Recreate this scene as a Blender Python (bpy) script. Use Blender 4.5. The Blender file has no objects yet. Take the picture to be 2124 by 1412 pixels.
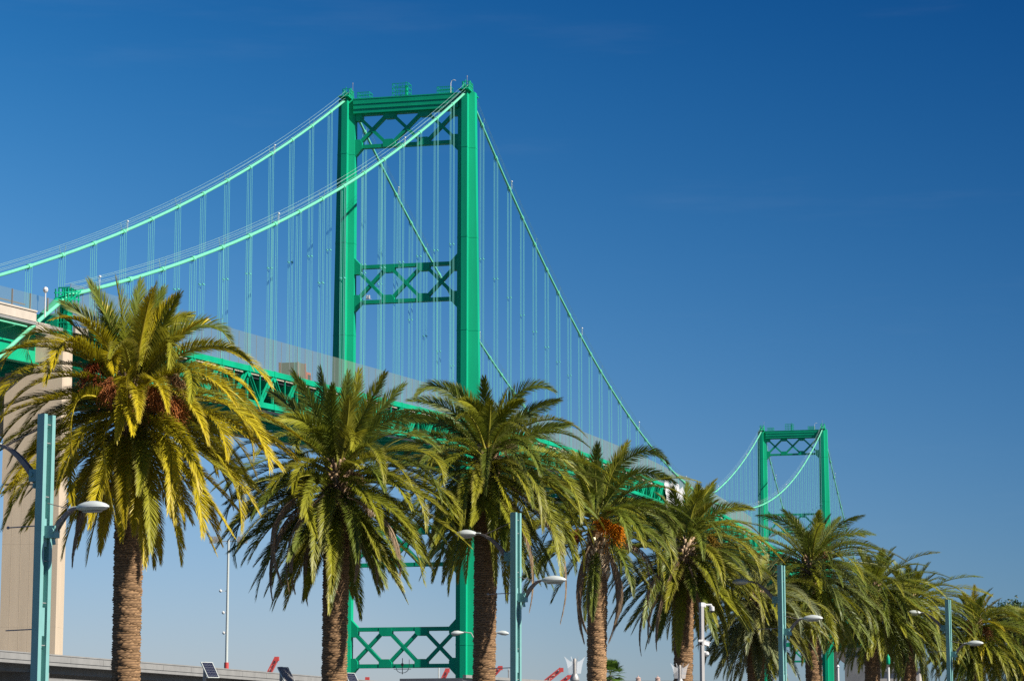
import bpy, math, random
import numpy as np
from mathutils import Vector, Matrix
R = math.radians
scene = bpy.context.scene
col = scene.collection
rng = np.random.default_rng(7)

# ------------------------------------------------------------------ surveyed view
EYE = 1.7                      # camera height over the promenade
FPX, PITCH = 5415.5, 0.1562    # focal length in photo pixels, upward tilt
PX, PY = 1062.0, 706.0
CP, SP = math.cos(PITCH), math.sin(PITCH)
def dep(x, y, D):
    """world point seen at photo pixel (x, y), D metres away"""
    X = (x-PX)/FPX; U = (PY-y)/FPX
    d = np.array([X, CP-U*SP, SP+U*CP])
    return d*D/d[1] + np.array([0, 0, EYE])

# ------------------------------------------------------------------ materials
def new_mat(name):
    m = bpy.data.materials.new(name); m.use_nodes = True
    nt = m.node_tree
    return m, nt, nt.nodes['Principled BSDF']
def paint(name, c, rough=.5, metal=0., var=.12, scale=1.5, bump=0., bscale=30., streak=False, spec=.5):
    c = tuple(v*.8 for v in c)
    m, nt, b = new_mat(name)
    N = nt.nodes; L = nt.links
    tc = N.new('ShaderNodeTexCoord'); mp = N.new('ShaderNodeMapping')
    L.new(tc.outputs['Object'], mp.inputs['Vector'])
    mp.inputs['Scale'].default_value = (scale, scale, scale*(.12 if streak else 1))
    n = N.new('ShaderNodeTexNoise'); n.inputs['Detail'].default_value = 6; n.inputs['Scale'].default_value = 1
    n.inputs['Roughness'].default_value = .65
    L.new(mp.outputs[0], n.inputs['Vector'])
    r = N.new('ShaderNodeValToRGB')
    r.color_ramp.elements[0].position = .3; r.color_ramp.elements[1].position = .7
    r.color_ramp.elements[0].color = tuple(v*(1-var) for v in c)+(1,)
    r.color_ramp.elements[1].color = tuple(min(1, v*(1+var)) for v in c)+(1,)
    L.new(n.outputs['Fac'], r.inputs[0]); L.new(r.outputs[0], b.inputs['Base Color'])
    b.inputs['Roughness'].default_value = rough; b.inputs['Metallic'].default_value = metal
    b.inputs['Specular IOR Level'].default_value = spec
    if bump:
        n2 = N.new('ShaderNodeTexNoise'); n2.inputs['Scale'].default_value = bscale; n2.inputs['Detail'].default_value = 4
        L.new(tc.outputs['Object'], n2.inputs['Vector'])
        bp = N.new('ShaderNodeBump'); bp.inputs['Strength'].default_value = bump; bp.inputs['Distance'].default_value = .02
        L.new(n2.outputs['Fac'], bp.inputs['Height']); L.new(bp.outputs[0], b.inputs['Normal'])
    return m
G = (.002, .43, .215)
M = {}
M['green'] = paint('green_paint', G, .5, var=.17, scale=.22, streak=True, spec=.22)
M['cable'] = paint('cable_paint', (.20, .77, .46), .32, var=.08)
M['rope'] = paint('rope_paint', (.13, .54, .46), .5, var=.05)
M['handrope'] = paint('handrope_steel', (.30, .50, .48), .45, var=.05)
M['concrete'] = paint('pier_concrete', (.66, .53, .38), .9, var=.10, scale=.5, bump=.3, streak=True)
M['barrier'] = paint('barrier_concrete', (.60, .52, .42), .9, var=.1, scale=.8, bump=.2)
M['grey_concrete'] = paint('grey_concrete', (.29, .285, .27), .9, var=.16, scale=.6, bump=.3)
M['deckslab'] = paint('deck_slab', (.05, .06, .08), .9, var=.2)
M['teal'] = paint('teal_paint', (.22, .47, .44), .5, var=.06, scale=3)
M['galv'] = paint('galvanised_steel', (.42, .41, .39), .5, metal=.3, var=.1, scale=6)
M['armbrown'] = paint('arm_steel', (.30, .25, .22), .5, metal=.2, var=.1, scale=6)
M['lampgrey'] = paint('lamp_housing', (.62, .66, .62), .4, var=.05, scale=6)
M['lens'] = paint('lamp_lens', (.5, .5, .46), .25, var=.03)
M['white'] = paint('white_paint', (.78, .77, .74), .45, var=.05, scale=4)
M['red'] = paint('red_paint', (.62, .07, .06), .5, var=.1, scale=.4)
M['palepink'] = paint('faded_red_paint', (.75, .42, .36), .5, var=.1, scale=.4)
M['dark'] = paint('dark_metal', (.03, .032, .035), .5, var=.1)
M['black'] = paint('black_glass', (.012, .012, .014), .2, var=.05)
M['camgrey'] = paint('post_paint', (.46, .44, .42), .5, var=.06, scale=5)
M['truckbox'] = paint('truck_box', (.13, .10, .07), .6, var=.1)
M['truckred'] = paint('truck_red', (.55, .10, .06), .45, var=.08)
M['tarp'] = paint('tarp_cloth', (.66, .66, .66), .85, var=.12, scale=.4, bump=.4, bscale=2.)
M['asphalt'] = paint('asphalt', (.05, .05, .05), .9, var=.25, scale=.3, bump=.3)
M['paving'] = paint('promenade_paving', (.13, .125, .115), .85, var=.15, scale=.4, bump=.2)
M['wharf'] = paint('wharf_concrete', (.30, .29, .28), .9, var=.15, scale=.1)
M['pink'] = paint('cupola_stucco', (.55, .38, .32), .8, var=.1)
M['stucco'] = paint('stucco', (.55, .50, .44), .85, var=.1)

def solar_mat():
    m, nt, b = new_mat('solar_cells'); N = nt.nodes; L = nt.links
    tc = N.new('ShaderNodeTexCoord'); br = N.new('ShaderNodeTexBrick')
    br.offset = 0; br.inputs['Scale'].default_value = 9; br.inputs['Brick Width'].default_value = .5
    br.inputs['Row Height'].default_value = .5; br.inputs['Mortar Size'].default_value = .02
    br.inputs['Color1'].default_value = (.010, .013, .032, 1); br.inputs['Color2'].default_value = (.013, .017, .04, 1)
    br.inputs['Mortar'].default_value = (.16, .17, .2, 1)
    L.new(tc.outputs['Object'], br.inputs['Vector']); L.new(br.outputs[0], b.inputs['Base Color'])
    b.inputs['Roughness'].default_value = .18
    return m
M['solar'] = solar_mat()
M['solar_glare'] = paint('solar_cells_painted_glare', (.30, .285, .28), .35, var=.08, scale=12)  # same cells with reflected glare painted in as a pale grey colour
def mesh_mat():
    m, nt, b = new_mat('wire_mesh'); N = nt.nodes; L = nt.links
    b.inputs['Base Color'].default_value = (.185, .235, .185, 1); b.inputs['Roughness'].default_value = .8; b.inputs['Specular IOR Level'].default_value = .1
    t = N.new('ShaderNodeBsdfTransparent'); mx = N.new('ShaderNodeMixShader'); o = N['Material Output']
    ge = N.new('ShaderNodeNewGeometry'); dt = N.new('ShaderNodeVectorMath'); dt.operation = 'DOT_PRODUCT'
    L.new(ge.outputs['Incoming'], dt.inputs[0]); L.new(ge.outputs['Normal'], dt.inputs[1])
    def mt(op, a, b=None):                 # coverage of a woven mesh: 1 - exp(-k / cos)
        n = N.new('ShaderNodeMath'); n.operation = op
        for q, v in enumerate((a, b)):
            if v is None: continue
            if isinstance(v, (int, float)): n.inputs[q].default_value = v
            else: L.new(v, n.inputs[q])
        return n.outputs[0]
    cosv = mt('MAXIMUM', mt('ABSOLUTE', dt.outputs['Value']), .04)
    L.new(mt('SUBTRACT', 1.0, mt('EXPONENT', mt('DIVIDE', -.15, cosv))), mx.inputs[0])
    L.new(t.outputs[0], mx.inputs[1]); L.new(b.outputs[0], mx.inputs[2]); L.new(mx.outputs[0], o.inputs['Surface'])
    return m
M['mesh'] = mesh_mat()
def petal_mat():
    m, nt, b = new_mat('frosted_acrylic'); N = nt.nodes; L = nt.links
    b.inputs['Base Color'].default_value = (.80, .80, .80, 1); b.inputs['Roughness'].default_value = .3
    t = N.new('ShaderNodeBsdfTransparent'); mx = N.new('ShaderNodeMixShader'); mx.inputs[0].default_value = .27
    L.new(t.outputs[0], mx.inputs[1]); L.new(b.outputs[0], mx.inputs[2]); L.new(mx.outputs[0], N['Material Output'].inputs['Surface'])
    return m
M['petal'] = petal_mat()
def leaf_mat():
    m, nt, b = new_mat('palm_leaf'); N = nt.nodes; L = nt.links
    a = N.new('ShaderNodeAttribute'); a.attribute_name = 'tint'
    L.new(a.outputs['Color'], b.inputs['Base Color'])
    b.inputs['Roughness'].default_value = .46; b.inputs['Specular IOR Level'].default_value = .42
    t = N.new('ShaderNodeBsdfTranslucent'); L.new(a.outputs['Color'], t.inputs['Color'])
    mx = N.new('ShaderNodeMixShader'); mx.inputs[0].default_value = .30
    L.new(b.outputs[0], mx.inputs[1]); L.new(t.outputs[0], mx.inputs[2])
    L.new(mx.outputs[0], N['Material Output'].inputs['Surface'])
    return m
M['leaf'] = leaf_mat()
def tint_mat(name, rough=.8):
    m, nt, b = new_mat(name); a = nt.nodes.new('ShaderNodeAttribute'); a.attribute_name = 'tint'
    nt.links.new(a.outputs['Color'], b.inputs['Base Color']); b.inputs['Roughness'].default_value = rough
    b.inputs['Specular IOR Level'].default_value = .2
    return m
M['fruit'] = tint_mat('fruit_stalks', .6)
M['bark'] = tint_mat('palm_bark', .9)
def water_mat():
    m, nt, b = new_mat('harbour_water'); N = nt.nodes; L = nt.links
    b.inputs['Base Color'].default_value = (.02, .05, .06, 1); b.inputs['Roughness'].default_value = .08
    n = N.new('ShaderNodeTexNoise'); n.inputs['Scale'].default_value = .4; n.inputs['Detail'].default_value = 6
    tc = N.new('ShaderNodeTexCoord'); L.new(tc.outputs['Object'], n.inputs['Vector'])
    bp = N.new('ShaderNodeBump'); bp.inputs['Strength'].default_value = .4
    L.new(n.outputs['Fac'], bp.inputs['Height']); L.new(bp.outputs[0], b.inputs['Normal'])
    return m
M['water'] = water_mat()

# ------------------------------------------------------------------ mesh helpers
class MB:
    def __init__(s): s.v = []; s.f = []
    def add(s, vs, fs):
        o = len(s.v); s.v += [tuple(map(float, v)) for v in vs]; s.f += [tuple(i+o for i in f) for f in fs]; return s
    def box(s, x0, x1, y0, y1, z0, z1):
        return s.add([(x0,y0,z0),(x1,y0,z0),(x1,y1,z0),(x0,y1,z0),(x0,y0,z1),(x1,y0,z1),(x1,y1,z1),(x0,y1,z1)],
              [(0,3,2,1),(4,5,6,7),(0,1,5,4),(1,2,6,5),(2,3,7,6),(3,0,4,7)])
    def bar(s, a, b, w, h, up=(0,0,1)):
        """box beam from a to b: w across, h along up"""
        a = Vector(a); b = Vector(b); d = (b-a).normalized(); up = Vector(up)
        x = d.cross(up)
        if x.length < 1e-4: x = d.cross(Vector((0,1,0)))
        x.normalize(); u = x.cross(d).normalized()
        vs = [p + x*sx*w/2 + u*su*h/2 for p in (a, b) for sx, su in ((-1,-1),(1,-1),(1,1),(-1,1))]
        return s.add(vs, [(0,1,2,3),(7,6,5,4),(0,4,5,1),(1,5,6,2),(2,6,7,3),(3,7,4,0)])
    def tube(s, pts, r, n=8, cap=True):
        pts = [Vector(p) for p in pts]; m = len(pts)
        rs = r if isinstance(r, (list, tuple)) else [r]*m
        vs = []; ref = None
        for i, p in enumerate(pts):
            d = (pts[min(i+1, m-1)]-pts[max(i-1, 0)]).normalized()
            if ref is None:
                ref = Vector((0,0,1)) if abs(d.z) < .9 else Vector((1,0,0))
            x = d.cross(ref).normalized(); y = x.cross(d).normalized(); ref = y
            for k in range(n):
                t = 2*math.pi*k/n; vs.append(p + (x*math.cos(t)+y*math.sin(t))*rs[i])
        fs = [(i*n+k, i*n+(k+1)%n, (i+1)*n+(k+1)%n, (i+1)*n+k) for i in range(m-1) for k in range(n)]
        if cap: fs += [tuple(range(n))[::-1], tuple((m-1)*n+k for k in range(n))]
        return s.add(vs, fs)
    def lathe(s, prof, c=(0,0,0), n=20, sx=1., sy=1.):
        m = len(prof); vs = [(c[0]+r*sx*math.cos(2*math.pi*k/n), c[1]+r*sy*math.sin(2*math.pi*k/n), c[2]+z) for r, z in prof for k in range(n)]
        fs = [(i*n+k, i*n+(k+1)%n, (i+1)*n+(k+1)%n, (i+1)*n+k) for i in range(m-1) for k in range(n)]
        fs += [tuple(range(n))[::-1], tuple((m-1)*n+k for k in range(n))]
        return s.add(vs, fs)
    def prism(s, poly, f0, f1):
        """closed solid between poly mapped by f0 and by f1"""
        n = len(poly)
        vs = [f0(p) for p in poly]+[f1(p) for p in poly]
        return s.add(vs, [tuple(range(n))[::-1], tuple(range(n, 2*n))]+[(k, (k+1)%n, n+(k+1)%n, n+k) for k in range(n)])
    def build(s, name, mat, parent=None, smooth=False, loc=None, label=None):
        me = bpy.data.meshes.new(name); me.from_pydata(s.v, [], s.f); me.update()
        import bmesh
        bm = bmesh.new(); bm.from_mesh(me); bmesh.ops.recalc_face_normals(bm, faces=bm.faces); bm.to_mesh(me); bm.free()
        me.materials.append(mat)
        if smooth:
            me.polygons.foreach_set('use_smooth', [True]*len(me.polygons)); 
            try: me.set_sharp_from_angle(angle=R(40))
            except Exception: pass
        return link(name, me, parent, loc, label)
def link(name, me, parent=None, loc=None, label=None):
    o = bpy.data.objects.new(name, me); col.objects.link(o)
    if parent: o.parent = parent
    if loc is not None: o.location = loc
    if label: o['label'] = label
    return o
def build_np(name, V, quads, tris, mat, tint=None, parent=None, smooth=False):
    me = bpy.data.meshes.new(name)
    V = np.asarray(V, np.float32); nq, nt_ = len(quads), len(tris)
    me.vertices.add(len(V)); me.vertices.foreach_set('co', V.ravel())
    loops = np.concatenate([np.asarray(quads, np.int32).ravel(), np.asarray(tris, np.int32).ravel()])
    me.loops.add(len(loops)); me.loops.foreach_set('vertex_index', loops)
    st = np.concatenate([np.arange(nq)*4, nq*4+np.arange(nt_)*3]).astype(np.int32)
    me.polygons.add(nq+nt_); me.polygons.foreach_set('loop_start', st)
    me.update(calc_edges=True); me.validate()
    if tint is not None:
        a = me.attributes.new('tint', 'FLOAT_COLOR', 'POINT')
        a.data.foreach_set('color', np.concatenate([np.clip(np.asarray(tint)*.8, 0, 1), np.ones((len(tint), 1))], 1).astype(np.float32).ravel())
    me.materials.append(mat)
    if smooth: me.polygons.foreach_set('use_smooth', [True]*len(me.polygons))
    return link(name, me, parent)
def tag(o, label=None, cat=None, group=None, kind=None):
    if label: o['label'] = label
    if cat: o['category'] = cat
    if group: o['group'] = group
    if kind: o['kind'] = kind
    return o
def empty(name, loc, rz, label, cat, group=None, parent=None):
    o = bpy.data.objects.new(name, None); col.objects.link(o); o.location = loc; o.rotation_euler = (0, 0, rz)
    o.empty_display_size = .5
    return tag(o, label, cat, group)
def sub_empty(name, parent, label=None):
    o = bpy.data.objects.new(name, None); col.objects.link(o); o.parent = parent; o.empty_display_size = .5
    if label: o['label'] = label
    return o

# ------------------------------------------------------------------ ground, water
WATER = -4.0
g = MB(); g.box(-900, 1200, -150, 300, -6, 0); tag(g.build('ground', M['asphalt']), kind='structure')
g = MB(); g.box(-9, 40, -140, 290, .004, .008)
tag(g.build('promenade', M['paving']), kind='structure')
g = MB(); g.add([(-9000,-3000,WATER),(9000,-3000,WATER),(9000,15000,WATER),(-9000,15000,WATER)], [(0,1,2,3)])
tag(g.build('harbour_water', M['water']), kind='structure')
g = MB(); g.box(-1500, 3000, 960, 4200, -6, -.5); tag(g.build('wharf_ground', M['wharf']), kind='structure')

# ------------------------------------------------------------------ the suspension bridge
TH = .2418
BZ = EYE - WATER               # local z = height over the water; survey z is over the eye
br = empty('suspension_bridge', (-16.93, 411.65, WATER), -TH,
           'long green painted suspension bridge with two tall portal towers crossing behind the palms', 'bridge')
W = 10.06; SPAN = 457.2; P = SPAN/49
def zd(s):                     # top of the truss
    if s < 0: z = 51.9 + .0604*s
    elif s <= SPAN: z = 58.8 - 1.32e-4*(s-SPAN/2)**2
    else: z = 51.9 - .0604*(s-SPAN)
    return z + BZ
def zc(s):                     # main cable
    if s < 0: z = 105.2 + .503*s + 7.56e-4*s*s
    elif s <= SPAN: z = 60.4 + 44.8*((s-SPAN/2)/(SPAN/2))**2
    else: q = SPAN-s; z = 105.2 + .503*q + 7.56e-4*q*q
    return z + BZ
TOP = 104.7 + BZ

def leg_profile(sd, z):
    """cruciform box column, sd = outward side, offsets from the leg axis"""
    t = min(1, max(0, (TOP-z)/46.))
    wo = 1.38 + .68*t; wi = 1.40 + .12*t
    r, l = (wo, wi) if sd > 0 else (wi, wo)
    a, c = 1.97, .48
    wr_, wl_ = .95-.28*(r-c), .95-.28*(l-c)
    return [(-c,-a),(c,-a),(c,-.95),(r,-wr_),(r,wr_),(c,.95),(c,a),(-c,a),(-c,.95),(-l,wl_),(-l,-wl_),(-c,-.95)]

def truss_panel(mb, z0, z1, ch, cl, v=.48, dw=.50, u0=8.75, gus=True):
    """three X panels between the legs: chord heights ch (top) and cl (bottom)"""
    mb.box(-u0, u0, -v, v, z1-ch, z1); mb.box(-u0, u0, -v, v, z0, z0+cl)
    zt, zb = z1-ch, z0+cl; e = .004
    n = [-u0, -u0/3, u0/3, u0]
    for i in range(3):
        a, b = n[i], n[i+1]
        ia, ib = a+.25, b-.25
        mb.bar((ia,0,zt+.15),(ib,0,zb-.15), (v-.06)*2, dw, up=(0,0,1))
        mb.bar((ia,.006,zb-.15),(ib,.006,zt+.15), (v-.09)*2, dw, up=(0,0,1))
    vv = v+.05
    for x in n[1:3]:           # gusset plates at the thirds
        for zz, sg in ((zt, -1), (zb, 1)):
            poly = [(x-1.05, zz-sg*.55), (x+1.05, zz-sg*.55), (x+1.05, zz+sg*.25), (x+.6, zz+sg*.75), (x-.6, zz+sg*.75), (x-1.05, zz+sg*.25)]
            mb.prism(poly, lambda p: (p[0], -vv, p[1]), lambda p: (p[0], vv, p[1]))
    for sx in (-1, 1):         # corner gussets on the legs
        for zz, sg, far in ((zt, -1, z1), (zb, 1, z0)):
            poly = [(sx*(u0+.3), far-sg*1.35), (sx*(u0-.1), far-sg*1.3), (sx*(u0-1.3), far-sg*.02), (sx*(u0-1.3), zz+sg*.4),
                    (sx*(u0-.9), zz+sg*.9), (sx*(u0+.3), zz+sg*.9)]
            mb.prism(poly, lambda p: (p[0], -vv-.04, p[1]), lambda p: (p[0], vv+.04, p[1]))

def tower(s0, label):
    t = sub_empty('tower', br, label); t.location = (0, s0, 0)
    for sd in (-1, 1):
        m = MB(); zs = [2.0, 20, 40, TOP-46, TOP-30, TOP-15, TOP]
        n = 12; vs = []
        for z in zs: vs += [(sd*W+u, v, z) for u, v in leg_profile(sd, z)]
        fs = [(i*n+k, i*n+(k+1)%n, (i+1)*n+(k+1)%n, (i+1)*n+k) for i in range(len(zs)-1) for k in range(n)]
        fs += [tuple(range(n))[::-1], tuple((len(zs)-1)*n+k for k in range(n))]
        m.add(vs, fs)
        # welded seam bands, wrapping the column where its lifts are spliced
        for zsj in (16.5, 32, 52.2, 66.0, 81, 95.6):
            z = zsj+BZ; p0 = leg_profile(sd, z)
            grow = lambda q: (sd*W+q[0]+.022*np.sign(q[0]), q[1]+.022*np.sign(q[1]))
            m.prism(p0, lambda q: grow(q)+(z-.12,), lambda q: grow(q)+(z+.12,))
        m.build('leg', M['green'], t)
        # cap plate and cable saddle
        c = MB(); c.box(sd*W-.8, sd*W+.95, -3.0, 3.6, TOP, TOP+.14); c.build('cap_plate', M['green'], t)
        k = MB(); x = sd*W
        k.prism([(-1.5, TOP+.16), (1.5, TOP+.16), (.75, TOP+1.1), (-.75, TOP+1.1)], lambda p: (x-.42, p[0], p[1]), lambda p: (x+.42, p[0], p[1]))
        for dx in (-.62, .62):
            for dy in (-1.1, -.4, .4, 1.1): k.bar((x+dx, dy, TOP+.16), (x+dx*.9, dy*.9, TOP+1.75), .1, .1)
            for zz in (.7, 1.2, 1.7): k.bar((x+dx*.95, -1.15, TOP+zz), (x+dx*.95, 1.15, TOP+zz), .09, .09)
        for dy in (-1.1, 1.1):
            k.bar((x-.6, dy, TOP+1.7), (x+.6, dy, TOP+1.7), .09, .09); k.bar((x-.6, dy, TOP+.2), (x+.6, dy, TOP+1.7), .07, .07)
        k.tube([(x-.45, 0, TOP+1.0), (x-.35, 0, TOP+2.3)], .07, 6); k.tube([(x+.42, .3, TOP+1.0), (x+.38, .3, TOP+2.15)], .09, 6)
        k.build('cable_saddle', M['green'], t)
        a = MB(); ax = x+(.5 if sd < 0 else -.3)
        a.tube([(ax, .9, TOP+1.5), (ax, .9, TOP+2.9)], .03, 6); a.tube([(ax, .9, TOP+2.9), (ax, .9, TOP+3.2)], .06, 6)
        a.build('beacon_light', M['galv'], t)
    # portal girder, three stepped plates, with its lattice
    m = MB()
    m.box(-8.85, 8.85, -1.2, 1.2, 103.75+BZ, 104.62+BZ); m.box(-8.8, 8.8, -1.18, 1.18, 102.95+BZ, 103.75+BZ)
    m.box(-8.8, 8.8, -1.16, 1.16, 102.2+BZ, 102.95+BZ)
    m.box(-8.75, 8.75, -1.24, 1.24, 104.5+BZ, 104.66+BZ)
    for zz in (103.72, 102.92): m.box(-8.78, 8.78, -1.25, 1.25, zz+BZ, zz+.10+BZ)
    truss_panel(m, 96.5+BZ, 102.2+BZ+.0, .22, .58)
    m.build('portal_brace', M['green'], t)
    m = MB(); truss_panel(m, 70.95+BZ, 77.25+BZ, .56, .58); m.build('cross_brace', M['green'], t)
    m = MB(); truss_panel(m, 28.8+BZ, 35.2+BZ, .62, .62); m.build('cross_brace', M['green'], t)
    m = MB(); truss_panel(m, 13.0+BZ, 19.35+BZ, .62, .62); m.build('cross_brace', M['green'], t)
    # railings and the beacon cage on the portal
    def cage(x0, x1, y0, y1, h, nv, nh):
        c = MB(); z0 = 104.62+BZ
        for y in (y0, y1):
            for i in range(nv+1): x = x0+(x1-x0)*i/nv; c.bar((x,y,z0),(x,y,z0+h),.07,.07)
            for j in range(1, nh+1): c.bar((x0,y,z0+h*j/nh),(x1,y,z0+h*j/nh),.07,.09)
        for x in (x0, x1):
            for j in range(1, nh+1): c.bar((x,y0,z0+h*j/nh),(x,y1,z0+h*j/nh),.07,.07)
        return c
    c = cage(-2.3, .35, -.9, .9, 2.2, 3, 3); c.box(-.35, -.05, -.3, .3, 104.62+BZ, 106.6+BZ); c.bar((-.25, 0, 106.6+BZ), (-.25, 0, 107.3+BZ), .1, .1)
    c.build('beacon_cage', M['green'], t)
    cage(-8.2, -6.2, -.9, .9, 1.1, 7, 2).build('platform_railing', M['green'], t)
    cage(5.2, 7.4, -.9, .9, 1.2, 7, 2).build('platform_railing', M['green'], t)
    l = MB(); l.tube([(7.4, -.5, 104.6+BZ), (7.4, -.5, 106.4+BZ), (7.55, -.5, 106.8+BZ), (7.9, -.5, 106.95+BZ), (8.2, -.5, 106.8+BZ)], .06, 6)
    l.build('lamp_bracket', M['white'], t)
    # small floodlights on the middle brace and the channel marker under the lowest brace
    l = MB()
    for dx in (0, .35): l.box(-6.4+dx, -6.18+dx, -1.0, -.72, 71.7+BZ, 72.25+BZ)
    l.bar((-6.6, -.85, 71.64+BZ), (-5.6, -.85, 71.64+BZ), .1, .1); l.build('floodlight', M['white'], t)
    l = MB(); z = 13.0+BZ
    for k in range(8):
        a0, a1 = math.pi*(1+k/8), math.pi*(1+(k+1)/8)
        l.bar((1.0*math.cos(a0), -.8, z-.05+.75*math.sin(a0)), (1.0*math.cos(a1), -.8, z-.05+.75*math.sin(a1)), .08, .08)
    l.bar((-1.4, -.8, z-.2), (1.4, -.8, z-.2), .08, .08); l.bar((0, -.8, z-1.0), (0, -.8, z+1.5), .1, .1); l.bar((1.1, -.8, z), (1.1, -.8, z+1.3), .06, .06)
    l.box(-.18, .18, -.95, -.78, z+.3, z+.7); l.build('channel_marker', M['dark'], t)
    for sd in (-1, 1):
        f = MB(); f.box(sd*W-4, sd*W+4, -5, 5, -4, 2.0); f.build('footing', M['grey_concrete'], t)
    return t
tower(0, 'nearer portal tower, large, rising between the second and third palm')
tower(SPAN, 'farther portal tower, half the apparent size, beyond the palms')

# main cables with bands, hand ropes
SADDLE = (-156.2, 45.0+BZ)
def cable_pts():
    pts = []
    s = -156.2
    pts += [(-225, 45.0+BZ-(225-156.2)*.545), (-200, 45.0+BZ-(200-156.2)*.545), (-175, 45.0+BZ-(175-156.2)*.545), (-162, 45.0+BZ-5.8*.53)]
    ss = list(np.arange(-156, 0, 6.0)) + list(np.arange(0, SPAN, 7.62)) + list(np.arange(SPAN, SPAN+157, 6.5))
    for s in ss: pts.append((s, zc(s)))
    return pts
CP_ = cable_pts()
hangers = [k*P for k in range(-16, 66) if abs(k) > 0 and k != 49]
for sd in (-1, 1):
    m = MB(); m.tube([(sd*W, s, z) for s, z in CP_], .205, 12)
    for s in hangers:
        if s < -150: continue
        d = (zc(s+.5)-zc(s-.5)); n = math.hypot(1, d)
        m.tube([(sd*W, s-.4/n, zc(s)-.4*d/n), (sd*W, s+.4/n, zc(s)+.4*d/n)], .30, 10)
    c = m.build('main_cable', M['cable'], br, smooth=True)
    h = MB()
    for du, dz in ((-.42, 1.15), (.42, 1.15), (-.42, .62), (.42, .62)):
        h.tube([(sd*W+du, s, z+dz) for s, z in CP_ if s > -157], .02, 4)
    for s in hangers[::2]:
        for du in (-.42, .42): h.bar((sd*W+du*.6, s, zc(s)+.15), (sd*W+du, s, zc(s)+1.15), .05, .05)
    h.build('hand_rope', M['handrope'], c)
    for s in hangers[::6]:
        lm = MB()
        lm.tube([(sd*W+.3, s+.6, zc(s)+.1), (sd*W+.3, s+.6, zc(s)+1.2)], .035, 6); lm.lathe([(.05,-.15),(.13,-.08),(.15,0),(.12,.1),(.03,.14)], (sd*W+.3, s+.6, zc(s)+1.4), 10)
        lm.build('cable_light', M['white'], c)

# suspenders: four ropes to a hanger
def hanger_mb(mb, sd, s):
    b0 = zd(s)-.4; t0 = zc(s)
    if t0-b0 < .8: return
    for du in (-.26, .26):
        for ds in (-.3, .3):
            mb.tube([(sd*W+du, s+ds, b0), (sd*W+du, s+ds, t0)], .028, 4, cap=False)
    if t0-b0 > 24:
        for du in (-.26, .26): mb.box(sd*W+du-.07, sd*W+du+.07, s-.42, s+.42, t0-.45*(t0-b0)-.08, t0-.45*(t0-b0)+.08)
order = sorted([(s, sd) for s in hangers for sd in (-1, 1)])
for s, sd in order[:100]:
    m = MB(); hanger_mb(m, sd, s)
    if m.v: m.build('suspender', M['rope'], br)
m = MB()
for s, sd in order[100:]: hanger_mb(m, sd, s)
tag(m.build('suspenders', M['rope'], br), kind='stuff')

# stiffening trusses
S0, S1 = -151.2, SPAN+153
ks = [k for k in range(-16, 66)]
DT = 4.75
for sd in (-1, 1):
    x = sd*W
    tr = MB()
    for k in ks:
        s = k*P; top = zd(s)-.35; 
        if s > S1-P: continue
        sm = s+P/2; bm_ = zd(sm)-DT+.35; bot = zd(s)-DT+.35; s2 = s+P; top2 = zd(s2)-.35
        tr.bar((x, s, top), (x, s, bot), .26, .26, up=(1,0,0))
        for off in (-.17, .17):
            tr.bar((x+off, s, top), (x+off, sm, bm_), .12, .22, up=(1,0,0)); tr.bar((x+off, sm, bm_), (x+off, s2, top2), .12, .22, up=(1,0,0))
        tr.bar((x, sm, zd(sm)-.35), (x, sm, bm_), .16, .16, up=(1,0,0))
        for q, zz, sg in ((s, top, -1), (sm, bm_, 1)):
            tr.prism([(q-.8, zz), (q+.8, zz), (q+.35, zz+sg*.95), (q-.35, zz+sg*.95)], lambda p: (x-.29, p[0], p[1]), lambda p: (x+.29, p[0], p[1]))
    t = tr.build('stiffening_truss', M['green'], br)
    for nm, dz, hh in (('top_chord', -.34, .68), ('bottom_chord', -DT+.34, .66)):
        c = MB()
        ss = [k*P for k in ks if k*P < S1]
        pv = []
        for s in ss:
            z = zd(s)+dz; pv += [(x-.34, s, z-hh/2), (x+.34, s, z-hh/2), (x+.34, s, z+hh/2), (x-.34, s, z+hh/2)]
        fs = [(i*4+k, i*4+(k+1)%4, (i+1)*4+(k+1)%4, (i+1)*4+k) for i in range(len(ss)-1) for k in range(4)]
        fs += [(0,1,2,3), tuple(len(pv)-4+k for k in (3,2,1,0))]
        c.add(pv, fs)
        for s in ss: c.box(x-.40, x+.40, s-.32, s+.32, zd(s)+dz-hh/2-.03, zd(s)+dz+hh/2+.03)   # splice plates
        c.build(nm, M['green'], t)
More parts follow.
